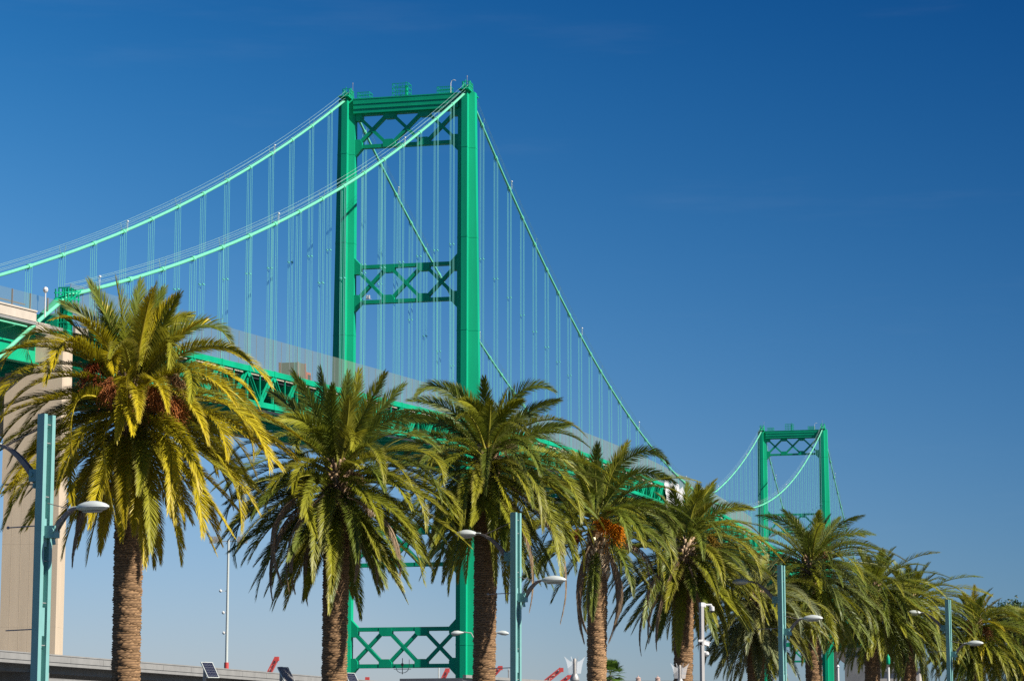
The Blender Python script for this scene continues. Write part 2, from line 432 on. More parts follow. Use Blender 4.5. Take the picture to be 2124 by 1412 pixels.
# road deck and floor system
def ribbon(mb, u0, u1, f0, f1, s0, s1, n=80):
    pv = []
    for i in range(n+1):
        s = s0+(s1-s0)*i/n; pv += [(u0, s, f0(s)), (u1, s, f0(s)), (u1, s, f1(s)), (u0, s, f1(s))]
    fs = [(i*4+k, i*4+(k+1)%4, (i+1)*4+(k+1)%4, (i+1)*4+k) for i in range(n) for k in range(4)]
    fs += [(0,1,2,3), tuple(len(pv)-4+k for k in (3,2,1,0))]
    mb.add(pv, fs)
m = MB(); ribbon(m, -8.6, 8.6, lambda s: zd(s)-.95, lambda s: zd(s)-.60, S0, S1); dk = m.build('road_deck', M['deckslab'], br)
m = MB()
for k in ks:
    s = k*P
    if s > S1: continue
    m.box(-9.65, 9.65, s-.25, s+.25, zd(s)-2.5, zd(s)-1.05)
    m.box(-9.65, 9.65, s-.2, s+.2, zd(s)-DT+.1, zd(s)-DT+.6)
    if s+P < S1:
        m.bar((-9.5, s, zd(s)-DT+.4), (9.5, s+P, zd(s+P)-DT+.4), .3, .3); m.bar((-9.5, s+P, zd(s+P)-DT+.35), (9.5, s, zd(s)-DT+.35), .3, .3)
        for sd in (-1, 1):
            m.bar((sd*9.5, s, zd(s)-DT+.4), (0, s, zd(s)-2.2), .25, .25)
m.build('floor_beams', M['green'], br)
for sd in (-1, 1):
    m = MB(); ribbon(m, sd*8.75-.15, sd*8.75+.15, lambda s: zd(s)-.60, lambda s: zd(s)+.1, S0, S1); m.build('kerb_barrier', M['barrier'], br)
    m = MB(); ribbon(m, sd*9.55-.11, sd*9.55+.11, lambda s: zd(s)-DT-.4, lambda s: zd(s)-DT-.1, S0, S1); m.build('service_pipe', M['barrier'], br)
# mesh safety fence
F0, F1 = -155.0, 299.0
for sd in (-1, 1):
    x = sd*(W-.15)
    f = MB(); n = 150; vs = []
    for i in range(n+1):
        s = F0+(F1-F0)*i/n; vs += [(x, s, zd(s)+.05), (x, s, zd(s)+4.05)]
    f.add(vs, [(2*i, 2*i+2, 2*i+3, 2*i+1) for i in range(n)])
    f = f.build('mesh_fence', M['mesh'], br)
    rest = MB(); k = 0; s = F0
    while s < F1:
        p = rest if (sd < 0 or k >= 100) else MB()
        p.bar((x, s, zd(s)-.1), (x, s, zd(s)+4.0), .05, .05, up=(1,0,0))
        if p is not rest: p.build('fence_post', M['galv'], f)
        s += P/3; k += 1
    tag(rest.build('fence_posts', M['galv'], f), kind='stuff')

# cable bent, its pier and the approach deck with girder
cb = sub_empty('cable_bent', br)
for sd in (-1, 1):
    x = sd*W-.3; m = MB(); s = -156.2
    z0 = 40.6+BZ; z1 = 43.9+BZ
    for i in range(5): m.bar((x-.62+.31*i, s-.62, z0), (x-.62+.31*i, s-.62, z1), .11, .11); m.bar((x-.62+.31*i, s+.62, z0), (x-.62+.31*i, s+.62, z1), .11, .11)
    for i in range(5): m.bar((x+.62, s-.62+.31*i, z0), (x+.62, s-.62+.31*i, z1), .11, .11)
    for zz in np.linspace(z0+.1, z1, 5): m.box(x-.70, x+.70, s-.70, s+.70, zz-.07, zz+.07)
    m.box(x-.5, x+.5, s-.5, s+.5, z0, z1-.1)
    m.build('bent_column', M['green'], cb)
    m = MB()
    m.tube([(x, s-5.2, 45+BZ-5.2*.52), (x, s-1.8, 45+BZ-.9), (x, s+.5, 45.05+BZ), (x, s+4.5, zc(s+4.5))], [.30, .46, .46, .30], 10)
    x = sd*W
    for dx in (-.5, .5):
        for dy in (-1.5, -.8, 0, .8, 1.6): m.bar((x+dx, s+dy, z1), (x+dx*.95, s+dy*1.15, z1+2.0-.25*abs(dy)), .13, .13)
        m.bar((x+dx, s-1.9, z1+1.2), (x+dx, s+2.1, z1+1.9), .12, .12); m.bar((x+dx, s-1.9, z1+.6), (x+dx, s+2.1, z1+1.1), .12, .12)
        m.bar((x+dx, s-1.6, z1), (x+dx, s+2.2, z1+2.0), .1, .1)
    for dy in (-.7, .2, .9): m.bar((x-.62, s+dy, z1+1.9), (x+.62, s+dy, z1+1.9), .12, .12)
    m.build('bent_saddle', M['green'], cb, smooth=True)
m = MB(); m.box(-9.5, 9.5, -157, -155.4, 41.3+BZ, 43.2+BZ)
for i in range(12): m.box(-9.5+1.6*i, -9.4+1.6*i, -157.1, -157, 41.3+BZ, 43.2+BZ)
m.build('cross_girder', M['green'], cb)
for sd in (-1, 1):
    m = MB(); h = 2.75; uc = sd*8.25
    m.box(-h, h, -1.6, 1.6, -6+BZ, 25.9+BZ)
    m.box(-h-.2, h+.02, -1.68, 1.62, 25.9+BZ, 36.8+BZ)
    m.box(-h+2.6, h, -1.65, 2.4, 36.8+BZ, 40.6+BZ)
    for i in range(1, 6): m.box(-h+i*.92-.02, -h+i*.92+.02, -1.606, -1.6, -6+BZ, 25.9+BZ)
    for zz in (4, 12, 20): m.box(-h-.005, h+.005, -1.605, 1.605, zz+BZ-.02, zz+BZ+.02)
    pr = m.build('pier', M['concrete'], br, loc=(uc, -158.4, 0)); pr.rotation_euler = (0, 0, R(10))
m = MB(); m.box(-11.1, 11.1, -159.5, -156.8, 31+BZ, 36.6+BZ); m.build('pier_cap', M['concrete'], br)
ap = sub_empty('approach_span', br)
AZ = lambda s: 42.2+BZ+.0604*(s+163)
m = MB(); ribbon(m, 9.9, 10.35, lambda s: AZ(s)-.95, lambda s: AZ(s), -330, -164, 10); ribbon(m, 9.85, 10.45, lambda s: AZ(s)-.02, lambda s: AZ(s)+.14, -330, -164, 10)
ribbon(m, 9.85, 10.3, lambda s: AZ(s)-1.9, lambda s: AZ(s)-.9, -163.9, -160.6, 2)
m.build('barrier', M['barrier'], ap)
m = MB(); ribbon(m, -10.35, -9.9, lambda s: AZ(s)-.95, lambda s: AZ(s), -330, -164, 10); m.build('barrier', M['barrier'], ap)
m = MB(); ribbon(m, -10.3, 10.3, lambda s: AZ(s)-1.25, lambda s: AZ(s)-.96, -330, -157.5, 10); m.build('road_slab', M['grey_concrete'], ap)
for u in (-8.4, 8.4):
    m = MB(); ribbon(m, u-.15, u+.15, lambda s: AZ(s)-4.6, lambda s: AZ(s)-1.27, -330, -158, 10); ribbon(m, u-.5, u+.5, lambda s: AZ(s)-4.75, lambda s: AZ(s)-4.6, -330, -158, 10)
    m.build('plate_girder', M['green'], ap)
m = MB(); m.tube([(10.25, -330, AZ(-330)-1.6), (10.25, -166, AZ(-166)-1.6)], .09, 8)
for s in np.arange(-328, -166, 4.0): m.bar((10.25, s, AZ(s)-1.6), (8.6, s, AZ(s)-1.9), .1, .1)
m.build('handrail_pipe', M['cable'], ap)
m = MB()
for s in np.arange(-329, -158, 4.1): m.bar((10.1, s, AZ(s)+.1), (10.1, s, AZ(s)+1.75), .13, .13, up=(1,0,0))
m.bar((10.02, -330, AZ(-330)+.55), (10.02, -166, AZ(-166)+.55), .09, .12)
fp = m.build('fence_posts', M['armbrown'], ap)
m = MB(); m.add([(10.12, -330, AZ(-330)+.12), (10.12, -158, AZ(-158)+.12), (10.12, -158, AZ(-158)+1.75), (10.12, -330, AZ(-330)+1.75)], [(0,1,2,3)])
m.build('mesh_panel', M['mesh'], ap)
m = MB(); m.tube([(11.0, -163.5, AZ(-163)-.5), (11.0, -163.5, AZ(-163)+2.0)], .07, 8); m.lathe([(.05,-.3),(.2,-.2),(.27,0),(.2,.2),(.03,.3)], (11.0, -163.5, AZ(-163)+2.2), 10)
m.build('globe_light', M['white'], ap)
# far approach beyond the second tower, carried on bents
m = MB(); ribbon(m, -10, 10, lambda s: zd(s)-3, lambda s: zd(s)+.3, SPAN+153, SPAN+500, 6); m.build('far_approach', M['grey_concrete'], br)
m = MB()
for s in (SPAN+158, SPAN+240, SPAN+330, SPAN+420):
    for u in (-7, 7): m.box(u-1.5, u+1.5, s-1.2, s+1.2, -4, zd(s)-3)
m.build('far_pier', M['concrete'], br)

def b2w(u, s, z):              # bridge coordinates to world
    return br.location + Matrix.Rotation(-TH, 3, 'Z') @ Vector((u, s, z))
# truck on the deck
tk = empty('box_truck', b2w(5.2, -71, zd(-71)-.85), -TH, 'red truck with a tall brown cargo box, seen through the bridge fence', 'truck')
tk.rotation_euler = (math.atan(.0604), 0, -TH)
m = MB(); m.box(-1.2, 1.2, -1.7, 1.2, 1.0, 3.9); bx = m.build('cargo_box', M['truckbox'], tk)
m = MB()
for x in (-1.28, 1.28):
    for y in (-1.73, 1.23): m.bar((x, y, .95), (x, y, 3.95), .2, .2)
m.box(1.2, 1.3, -1.7, 1.2, 1.0, 1.6); m.box(-1.3,-1.2,-1.7,1.2,1.0,1.6)
m.build('box_edging', M['truckred'], tk)
m = MB(); m.prism([(2.0,.6),(4.2,.6),(4.2,1.7),(3.8,2.9),(2.0,2.9)], lambda p: (-1.2,p[0],p[1]), lambda p: (1.2,p[0],p[1])); cab = m.build('cab', M['truckred'], tk)
m = MB(); m.add([(-1.05,4.18,1.8),(1.05,4.18,1.8),(1.0,3.86,2.8),(-1.0,3.86,2.8)],[(0,1,2,3)]); m.box(1.19,1.22,2.5,3.7,1.8,2.6); m.build('cab_window', M['black'], cab)
m = MB(); m.box(-1.0, 1.0, -1.9, 4.1, .55, .98); m.build('chassis', M['dark'], tk)
for y in (-1.1, 3.1):
    for x in (-1.0, 1.0):
        w = MB(); w.tube([(x-.16, y, .5), (x+.16, y, .5)], .5, 16); w.build('wheel', M['black'], tk)
# white containment tarpaulin on the truss
def cloth(u, s0, s1, name):
    n, k = 26, 12; vs = []
    for j in range(k+1):
        for i in range(n+1):
            s = s0+(s1-s0)*i/n; z = zd(s)-5.2+(5.9+.5*math.sin(i*.9))*j/k
            vs.append((u+.18*math.sin(i*1.3+j*.4)+.1*math.sin(j*1.7), s, z))
    fs = [(j*(n+1)+i, j*(n+1)+i+1, (j+1)*(n+1)+i+1, (j+1)*(n+1)+i) for j in range(k) for i in range(n)]
    back = [(v[0]-.05, v[1], v[2]) for v in vs]; o = len(vs)
    mb = MB(); mb.add(vs, fs); mb.add(back, [f[::-1] for f in fs]); return mb
tp = cloth(10.75, 168, 192, 'tarp').build('containment_tarp', M['tarp'], smooth=True)
tp.location = br.location; tp.rotation_euler = (0, 0, -TH)
tag(tp, 'white tarpaulin wrapped round a stretch of the bridge truss behind the palms', 'tarpaulin')

# ------------------------------------------------------------------ palms
GREEN = np.array([.195, .240, .028]); YGREEN = np.array([.42, .40, .022]); YELLOW = np.array([.66, .51, .014])
OLIVE = np.array([.28, .265, .035]); GREY = np.array([.26, .29, .13]); DRY = np.array([.42, .27, .15]); DRYP = np.array([.56, .40, .24])
RACH = np.array([.34, .30, .06])

class Leaves:
    def __init__(s): s.V = []; s.Q = []; s.T = []; s.C = []; s.n = 0
    def add(s, V, Q, T, C):
        s.V.append(V); s.C.append(C)
        if len(Q): s.Q.append(np.asarray(Q)+s.n)
        if len(T): s.T.append(np.asarray(T)+s.n)
        s.n += len(V)
    def build(s, name, mat, parent):
        Q = np.concatenate(s.Q) if s.Q else np.zeros((0, 4), int); T = np.concatenate(s.T) if s.T else np.zeros((0, 3), int)
        return build_np(name, np.concatenate(s.V), Q, T, mat, np.concatenate(s.C), parent)
def norm(a): return a/np.maximum(1e-9, np.linalg.norm(a, axis=-1, keepdims=True))

def frond(out, P, az, col0, col1, rg, roll=None, ll=.5, npair=58, vlift=26, droop=.08, tip_y=.0, limp=0., width=.025, face=None):
    """one pinnate frond along the polyline P (n,3)"""
    n = len(P)
    seg = np.linalg.norm(np.diff(P, axis=0), axis=1); cum = np.concatenate([[0], np.cumsum(seg)]); L = cum[-1]
    def pt(t):
        x = t*L; return np.stack([np.interp(x, cum, P[:, k]) for k in range(3)], -1)
    # rachis: three-sided tapering stem
    D = norm(np.gradient(P, axis=0)); side0 = np.array([-math.sin(az), math.cos(az), 0.])
    side = norm(side0 - D*(D@side0)[:, None]); nor = np.cross(side, D)
    nor *= np.sign((nor[:, 2].mean()) or 1)
    if face is not None:       # blade turned towards a given side (young fronds open flat)
        side = norm(np.cross(D, face)); nor = np.cross(side, D); nor *= np.sign(nor@face)[:, None]+1e-9
        roll = rg.normal(0, 24)
    if roll is None: roll = rg.normal(0, 22)
    tt = np.linspace(0, 1, n); ang = np.radians(roll*(.3+.9*tt))[:, None]
    S = side*np.cos(ang)+nor*np.sin(ang); Nn = -side*np.sin(ang)+nor*np.cos(ang)
    w = (.045*(1-tt)**.8+.008)[:, None]
    V = np.concatenate([P-S*w, P+S*w, P-Nn*w*.7]); i = np.arange(n-1)
    Q = np.concatenate([np.stack([a*n+i, b*n+i, b*n+i+1, a*n+i+1], 1) for a, b in ((0, 1), (1, 2), (2, 0))])
    rc = RACH*.6+.6*col1 if limp < .5 else col1
    out.add(V, Q, [], np.tile(rc, (len(V), 1))*(.9+.2*rg.random()))
    # leaflets
    for sg in (-1, 1):
        t = np.linspace(.10, .995, npair) + rg.normal(0, .004, npair); t = np.clip(t, .08, 1)
        k = len(t)
        p = pt(t); ip = lambda A: norm(np.stack([np.interp(t, tt, A[:, j]) for j in range(3)], -1))
        d, s_, nn = ip(D), ip(S)*sg, ip(Nn)
        A = np.radians(np.interp(t, [0, .15, .6, 1], [72, 54, 38, 14]) + rg.normal(0, 3, k))[:, None]
        vl = np.radians(vlift*(1-limp) + rg.normal(0, 6, k))[:, None]
        e = d*np.cos(A) + np.sin(A)*(s_*np.cos(vl)+nn*np.sin(vl))
        l = (ll*np.interp(t, [.08, .2, .45, .75, .95, 1], [.35, .85, 1.0, .85, .5, .35])*rg.uniform(.88, 1.08, k))[:, None]
        g = np.array([0, 0, -1.])
        e1 = norm(e + g*(droop*.4+limp*.9)); e2 = norm(e + g*(droop*1.5+limp*2.2+rg.uniform(0, .25, k)[:, None]))
        wv = np.cross(e1, nn); tw = np.radians(rg.normal(0, 14, k))[:, None]
        wv = norm(wv)*np.cos(tw) + np.cross(e1, norm(wv))*np.sin(tw)
        ww = width*rg.uniform(.85, 1.15, k)[:, None]*np.interp(t, [0, .2, .8, 1], [.7, 1, .9, .6])[:, None]
        m1 = p+e1*l*.5; tip = m1+e2*l*.5
        V = np.concatenate([p-wv*ww*.35, p+wv*ww*.35, m1+wv*ww*.5, m1-wv*ww*.5, tip]); i = np.arange(k)
        Q = np.stack([i, k+i, 2*k+i, 3*k+i], 1); T = np.stack([3*k+i, 2*k+i, 4*k+i], 1)
        c = col0[None]*(1-t[:, None]) + col1[None]*t[:, None]
        c = c*rg.uniform(.86, 1.14, k)[:, None]
        ctip = c*.75+.25*(DRYP if tip_y > 0 else c)
        C = np.concatenate([c, c, c, c, ctip])
        out.add(V, Q, T, C)

def curve(base, az, e0, droop, L, n=16, pw=1.25, swing=0.):
    t = (np.arange(n-1)+.5)/(n-1)
    el = np.radians(np.maximum(e0-droop*t**pw, -86)); a = az+swing*t**1.5
    st = np.stack([np.cos(el)*np.cos(a), np.cos(el)*np.sin(a), np.sin(el)], 1)*L/(n-1)
    return np.concatenate([[base], base+np.cumsum(st, 0)])
def through(pts, n=16):
    """smooth curve through a few surveyed points"""
    pts = np.asarray(pts, float); m = len(pts)
    k = np.concatenate([[0], np.cumsum(np.linalg.norm(np.diff(pts, axis=0), axis=1))]); k /= k[-1]
    t = np.linspace(0, 1, n)
    deg = min(m-1, 3)
    return np.stack([np.polyval(np.polyfit(k, pts[:, j], deg), t) for j in range(3)], 1)

def trunk_mesh(base, top, r0, r1, rg, parent, bark=1.):
    """tapering trunk ringed with ragged old leaf scars"""
    n = 46; H = top[2]-base[2]; step = .058; rows = int(H/step)*2
    V = []; C = []
    ph = rg.random(n)*6
    thk = np.arange(n)*2*np.pi/n
    for j in range(rows+1):
        q = j/rows; z = H*q
        ring = j//2; rr = np.random.default_rng(ring*7+int(abs(base[0])*100)+3)
        jit = rr.normal(0, 1, n)
        r = (r0*(1-q)+r1*q)*(1+.02*math.sin(q*9+base[0]))
        lip = .030 if j % 2 == 0 else -.012
        rad = r + lip*.85 + jit*.007 + .01*np.sin(3*thk+ph[0]+ring*.9)
        zz = base[2]+z + (.016*np.sin(2*thk+ring*1.7)+jit*.010)
        cx = base[0]+(top[0]-base[0])*q; cy = base[1]+(top[1]-base[1])*q
        V.append(np.stack([cx+rad*np.cos(thk), cy+rad*np.sin(thk), zz], 1))
        c = np.array([.37, .22, .11]) if j % 2 == 0 else np.array([.15, .088, .048])
        C.append(c[None]*(1+.22*jit[:, None].clip(-2, 2)*.7))
    V = np.concatenate(V); C = np.concatenate(C)*bark
    j, k = np.meshgrid(np.arange(rows), np.arange(n), indexing='ij'); j = j.ravel(); k = k.ravel(); k2 = (k+1) % n
    Q = np.stack([j*n+k, j*n+k2, (j+1)*n+k2, (j+1)*n+k], 1)
    return build_np('trunk', V, Q, np.zeros((0, 3), int), M['bark'], C, parent)

def boots(c, z0, z1, r0, r1, rg, parent, col=(.30, .20, .115)):
    """cut leaf bases packed round the top of the trunk in spirals"""
    out = Leaves(); n = int((z1-z0)/.09)*9
    col = np.array(col)
    for i in range(n):
        a = i*2.39996; q = i/n; z = z0+(z1-z0)*q; r = r0*(1-q)+r1*q
        o = np.array([math.cos(a), math.sin(a), 0]); sd = np.array([-o[1], o[0], 0])
        p = np.array([c[0], c[1], z])+o*(r-.08)
        ln = rg.uniform(.16, .30); up = o*.55+np.array([0, 0, .9]); w = rg.uniform(.05, .085)
        e = p+up*ln
        V = np.array([p-sd*w*1.2, p+sd*w*1.2, p-np.array([0, 0, .1])+o*.05, e-sd*w*.7, e+sd*w*.7, e+o*.03-np.array([0, 0, .05])])
        Q = [(0, 1, 4, 3), (1, 2, 5, 4), (2, 0, 3, 5)]; T = [(3, 4, 5)]
        cc = col*rg.uniform(.5, 1.25); C = np.tile(cc, (6, 1)); C[3:] *= 1.35
        out.add(V, Q, T, C)
    return out.build('leaf_bases', M['bark'], parent)

def fruit(c, size, rg, parent, colr, out_dir, n=150, hang=.9):
    """bunch of thin fruiting strands arching out and hanging"""
    out = Leaves(); colr = np.array(colr)
    for i in range(n):
        a = rg.normal(0, 1, 3); d = norm(np.array(out_dir)*1.1+a*.55+np.array([0, 0, .15]))
        L = size*rg.uniform(.55, 1.1); k = 6; t = np.linspace(0, 1, k)[:, None]
        p = np.array(c)+d*t*L*.8 + np.array([0, 0, -1])*(t**2)*L*hang
        p += np.concatenate([np.zeros((1, 3)), np.cumsum(rg.normal(0, .026, (k-1, 3)), 0)])
        w = norm(np.cross(d, [0, 0, 1]))*.009; u = np.array([0, 0, .009])
        V = np.concatenate([p-w, p+w, p+u]); j = np.arange(k-1)
        Q = np.concatenate([np.stack([x*k+j, y*k+j, y*k+j+1, x*k+j+1], 1) for x, y in ((0, 1), (1, 2), (2, 0))])
        cc = colr*rg.uniform(.6, 1.35)
        out.add(V, Q, [], np.tile(cc, (len(V), 1)))
        # little fruits along the outer half
        for f in range(7):
            q = p[2+f % 4]*(rg.random()) ; b = p[2+f % 4]+rg.normal(0, .022, 3); s = .017
            V = b+np.array([[s,0,0],[-s,0,0],[0,s,0],[0,-s,0],[0,0,s],[0,0,-s]])
            T = [(0,2,4),(2,1,4),(1,3,4),(3,0,4),(2,0,5),(1,2,5),(3,1,5),(0,3,5)]
            out.add(V, [], T, np.tile(cc*rg.uniform(.85, 1.25), (6, 1)))
    return out.build('fruit_cluster', M['fruit'], parent)

def palm(D, heart, trunk_px, r0, r1, seed, label, Lf, tones, spec, heroes=(), fruits=(), dead=(), ll=.48, npair=150, bootz=(1.5, .3), bark=1., bootc=(.32, .21, .12), open_front=0., grp='date palms in a row along the promenade'):
    """heart: photo pixel of the crown centre; spec: (n, e0 range, droop range, length factor, z range) rows"""
    rg = np.random.default_rng(seed)
    H = dep(*heart, D)
    bx = dep(trunk_px, 1350, D)
    base = np.array([bx[0], D, 0.])
    root = empty('date_palm', tuple(base), 0, label, 'palm tree', grp)
    sh = np.array([base[0], base[1], 0.])
    H = H-sh; H[1] = 0.
    Z = np.zeros(3)
    trunk_mesh(np.array([0, 0, -.05]), np.array([H[0], H[1], H[2]-.5]), r0, r1, rg, root, bark)
    boots(H, H[2]-bootz[0], H[2]+bootz[1], r1*1.05, r1*.95, rg, root, bootc)
    out = Leaves(); k = 0
    def tone(w):
        i = rg.choice(len(tones), p=np.array([t[0] for t in tones])/sum(t[0] for t in tones))
        c = tones[i]; return c[1]*rg.uniform(.85, 1.15), c[2]*rg.uniform(.85, 1.15)
    for (n, e0r, dr, lf, zr) in spec:
        n = int(n*1.4+.5)
        for i in range(n):
            az = k*2.39996+rg.normal(0, .22); k += 1; q = (i+.5)/n
            if math.sin(az) < -.15 and abs(math.cos(az)) < .93 and e0r[0] < 60 and rg.random() < open_front: continue
            e0 = e0r[0]+(e0r[1]-e0r[0])*q+rg.normal(0, 5); dd = rg.uniform(*dr); z = zr[0]+(zr[1]-zr[0])*q
            o = np.array([math.cos(az), math.sin(az), 0])
            b = H+o*r1*.7+np.array([0, 0, z])
            c0, c1 = tone(0)
            frond(out, curve(b, az, e0, dd, Lf*lf*rg.uniform(.86, 1.1), swing=rg.normal(0, .18)), az, c0, c1, rg, ll=ll, npair=npair, droop=rg.uniform(.02, .16), tip_y=rg.random()-.4)
    for pts, dz, tn, *rl in heroes:      # surveyed fronds: photo points, depth run, tones
        m = len(pts); W3 = []
        for i, (x, y) in enumerate(pts):
            W3.append(dep(x, y, D+dz*(i/(m-1))**1.2)-sh)
        Pp = through(W3); dxy = Pp[-1]-Pp[0]; az = math.atan2(dxy[1], dxy[0])
        c0, c1 = tn
        frond(out, Pp, az, c0*rg.uniform(.9, 1.1), c1*rg.uniform(.9, 1.1), rg, roll=rl[0] if rl else None, ll=ll*(rl[1] if len(rl) > 1 else 1.15), npair=npair, droop=.06, face=(np.array([.15*rg.normal(), -1., .1]) if Pp[-1, 2] > Pp[0, 2]+.6 else None))
    out.build('crown', M['leaf'], root)
    for (px, py, dy, size, colr, od, nn, hg) in fruits:
        c = dep(px, py, D+dy*1.9)-sh
        fruit(c, size, rg, root, colr, od, nn, hg)
    for (pts, dz) in dead:
        o2 = Leaves(); W3 = [dep(x, y, D+dz)-sh for x, y in pts]
        Pp = through(W3); dxy = Pp[-1]-Pp[0]; az = math.atan2(dz, dxy[0]+.01)
        frond(o2, Pp, az, DRY*rg.uniform(.8, 1.2), DRYP*rg.uniform(.6, .9), rg, ll=ll*.8, npair=npair, limp=1., droop=.6)
        o2.build('dead_frond', M['leaf'], root)
    return root

gg = (GREEN, GREEN*1.1); gy = (GREEN*1.1, YGREEN*.9); oy = (OLIVE, YGREEN); yy = (YGREEN, YELLOW); yl = (YGREEN*1.1, YELLOW*1.15); gr = (GREY, GREY*1.15); dg = (GREEN*.7, GREEN*.85)
def std(k=1., er=(9, 22, 26, 22), up=.58, d2=(65, 115)):
    return [(er[0], (82, 52), (18, 45), up, (.45, .25)), (er[1], (44, 6), d2, .95, (.25, -.15)),
            (er[2], (18, -22), (38, 72), .97, (-.15, -.6)), (er[3], (-22, -58), (12, 30), .82, (-.6, -1.15))]

palm(66, (274, 815), 262, .335, .36, 11, 'big yellow-tinged date palm with dark red fruit stalks, leftmost and largest of the row', 4.25,
     [(5, *yy), (2, *gy), (4, *yl), (1, *oy)], std(er=(5, 17, 28, 30)), open_front=.18, npair=165, ll=.50,
     heroes=[([(262,790),(235,690),(185,585)], -.5, gg, 30), ([(270,790),(258,680),(240,580)], -1.0, gy, 70), ([(275,790),(280,690),(292,585)], .4, gg, 60),
             ([(282,790),(305,690),(322,592)], -.4, gg, 40), ([(288,790),(330,690),(372,612)], -.3, gy, 35), ([(285,800),(300,700),(340,600)], .8, gg, 50), ([(255,800),(200,680),(128,628)], .3, dg, 20),
             ([(268,790),(240,740),(238,772)], -2.6, yl), ([(290,800),(345,680),(395,652)], .8, oy), ([(250,800),(130,700),(72,690),(70,760)], -.8, oy), ([(250,815),(150,705),(110,760)], -2.2, yl),
             ([(245,815),(120,710),(40,720),(5,760)], -1.0, yl), ([(250,820),(150,720),(95,795)], -2.4, yl), ([(245,830),(110,770),(30,790),(2,850)], -1.0, yy),
             ([(300,810),(380,690),(440,675),(480,712)], .3, gg), ([(300,815),(400,720),(500,740),(562,800)], -.4, yy), ([(300,800),(350,700),(350,760)], -2.2, oy), ([(300,830),(380,760),(395,830)], -2.6, oy),
             ([(268,810),(262,780),(265,850)], -3.0, yl, 60), ([(255,860),(180,820),(150,940)], -3.2, yl), ([(262,880),(225,880),(240,1075)], -3.0, yl), ([(262,880),(180,900),(152,1050)], -3.0, yy),
             ([(290,870),(335,880),(350,1060)], -3.0, yl), ([(300,850),(430,860),(470,950)], -2.2, yy), ([(305,840),(450,830),(530,890),(560,975)], -1.2, yl), ([(300,870),(400,900),(480,990),(500,1100)], -1.2, yy),
             ([(245,845),(100,860),(20,960)], .5, oy), ([(245,860),(110,900),(20,1060)], -.6, yy), ([(285,900),(300,960),(312,1140)], -2.4, oy), ([(295,890),(380,960),(420,1110)], -2.0, yy)],
     fruits=[(235, 800, -.35, .60, (.52, .18, .06), (-.5, -.7, .1), 190, .7), (318, 815, -.4, .70, (.56, .20, .06), (.45, -.8, .1), 230, .7), (350, 835, -.3, .72, (.62, .22, .06), (.55, -.6, 0), 210, .7),
             (350, 790, -.3, .7, (.50, .28, .12), (.8, -.4, .2), 120, .7), (200, 760, -.2, .6, (.36, .08, .02), (-.7, -.4, 0), 110, .9)],
     dead=[([(235,960),(190,1020),(150,1170)], -1.0), ([(255,1000),(165,1060),(160,1110)], .6)])
palm(75.9, (700, 985), 692, .35, .36, 23, 'broad dark green date palm with brown dead fronds, before the left tower leg', 3.9,
     [(4, *gg), (4, *gy), (2, *oy)], std(er=(3, 20, 33, 30), up=.5),
     heroes=[([(690,960),(655,860),(608,772)], -.4, gg, 30), ([(695,960),(680,860),(665,765)], .3, gg, 50), ([(700,960),(712,860),(722,775)], -.2, gg, 55), ([(705,960),(728,860),(745,770)], .2, gy, 60), ([(700,960),(690,880),(690,800)], -1.0, gg, 60),
             ([(710,960),(750,870),(798,775)], -.4, gy, 40), ([(712,970),(780,860),(838,798)], .3, gg, 20), ([(690,975),(620,860),(560,812)], .5, dg, 15), ([(690,970),(640,880),(575,870)], -1.2, gy), ([(715,980),(800,875),(900,870)], .0, gg), ([(685,985),(590,930),(500,925),(478,950)], .2, dg),
             ([(690,960),(660,895),(622,905),(622,935)], -2.0, gy), ([(705,960),(735,900),(730,930)], -2.4, oy), ([(720,990),(840,930),(900,950),(920,1000)], -1.0, oy),
             ([(685,1000),(580,990),(520,1040),(490,1170)], -.8, dg), ([(690,1010),(640,1000),(655,1110)], -3.0, (YGREEN*.8, YGREEN)), ([(715,1010),(800,1030),(860,1130),(880,1210)], -1.6, gy), ([(715,1000),(840,1010),(920,1060),(948,1085)], -.6, gy), ([(720,990),(860,990),(940,1040),(950,1110)], .3, oy)],
     fruits=[(730, 985, -.35, .45, (.36, .22, .12), (.6, -.6, .2), 70, .7), (640, 1000, -.3, .4, (.34, .2, .12), (-.6, -.6, .1), 60, .7)],
     dead=[([(670,1020),(610,1060),(565,1240)], -1.4), ([(668,1015),(600,1040),(585,1210)], -1.9), ([(672,1025),(632,1060),(600,1225)], -2.0), ([(672,1025),(625,1080),(612,1225)], -1.6), ([(675,1030),(645,1100),(638,1250)], -1.0), ([(715,1040),(740,1110),(735,1200)], -1.0), ([(720,1030),(800,1080),(830,1190)], -1.5), ([(716,1040),(770,1120),(782,1210)], -.6)])
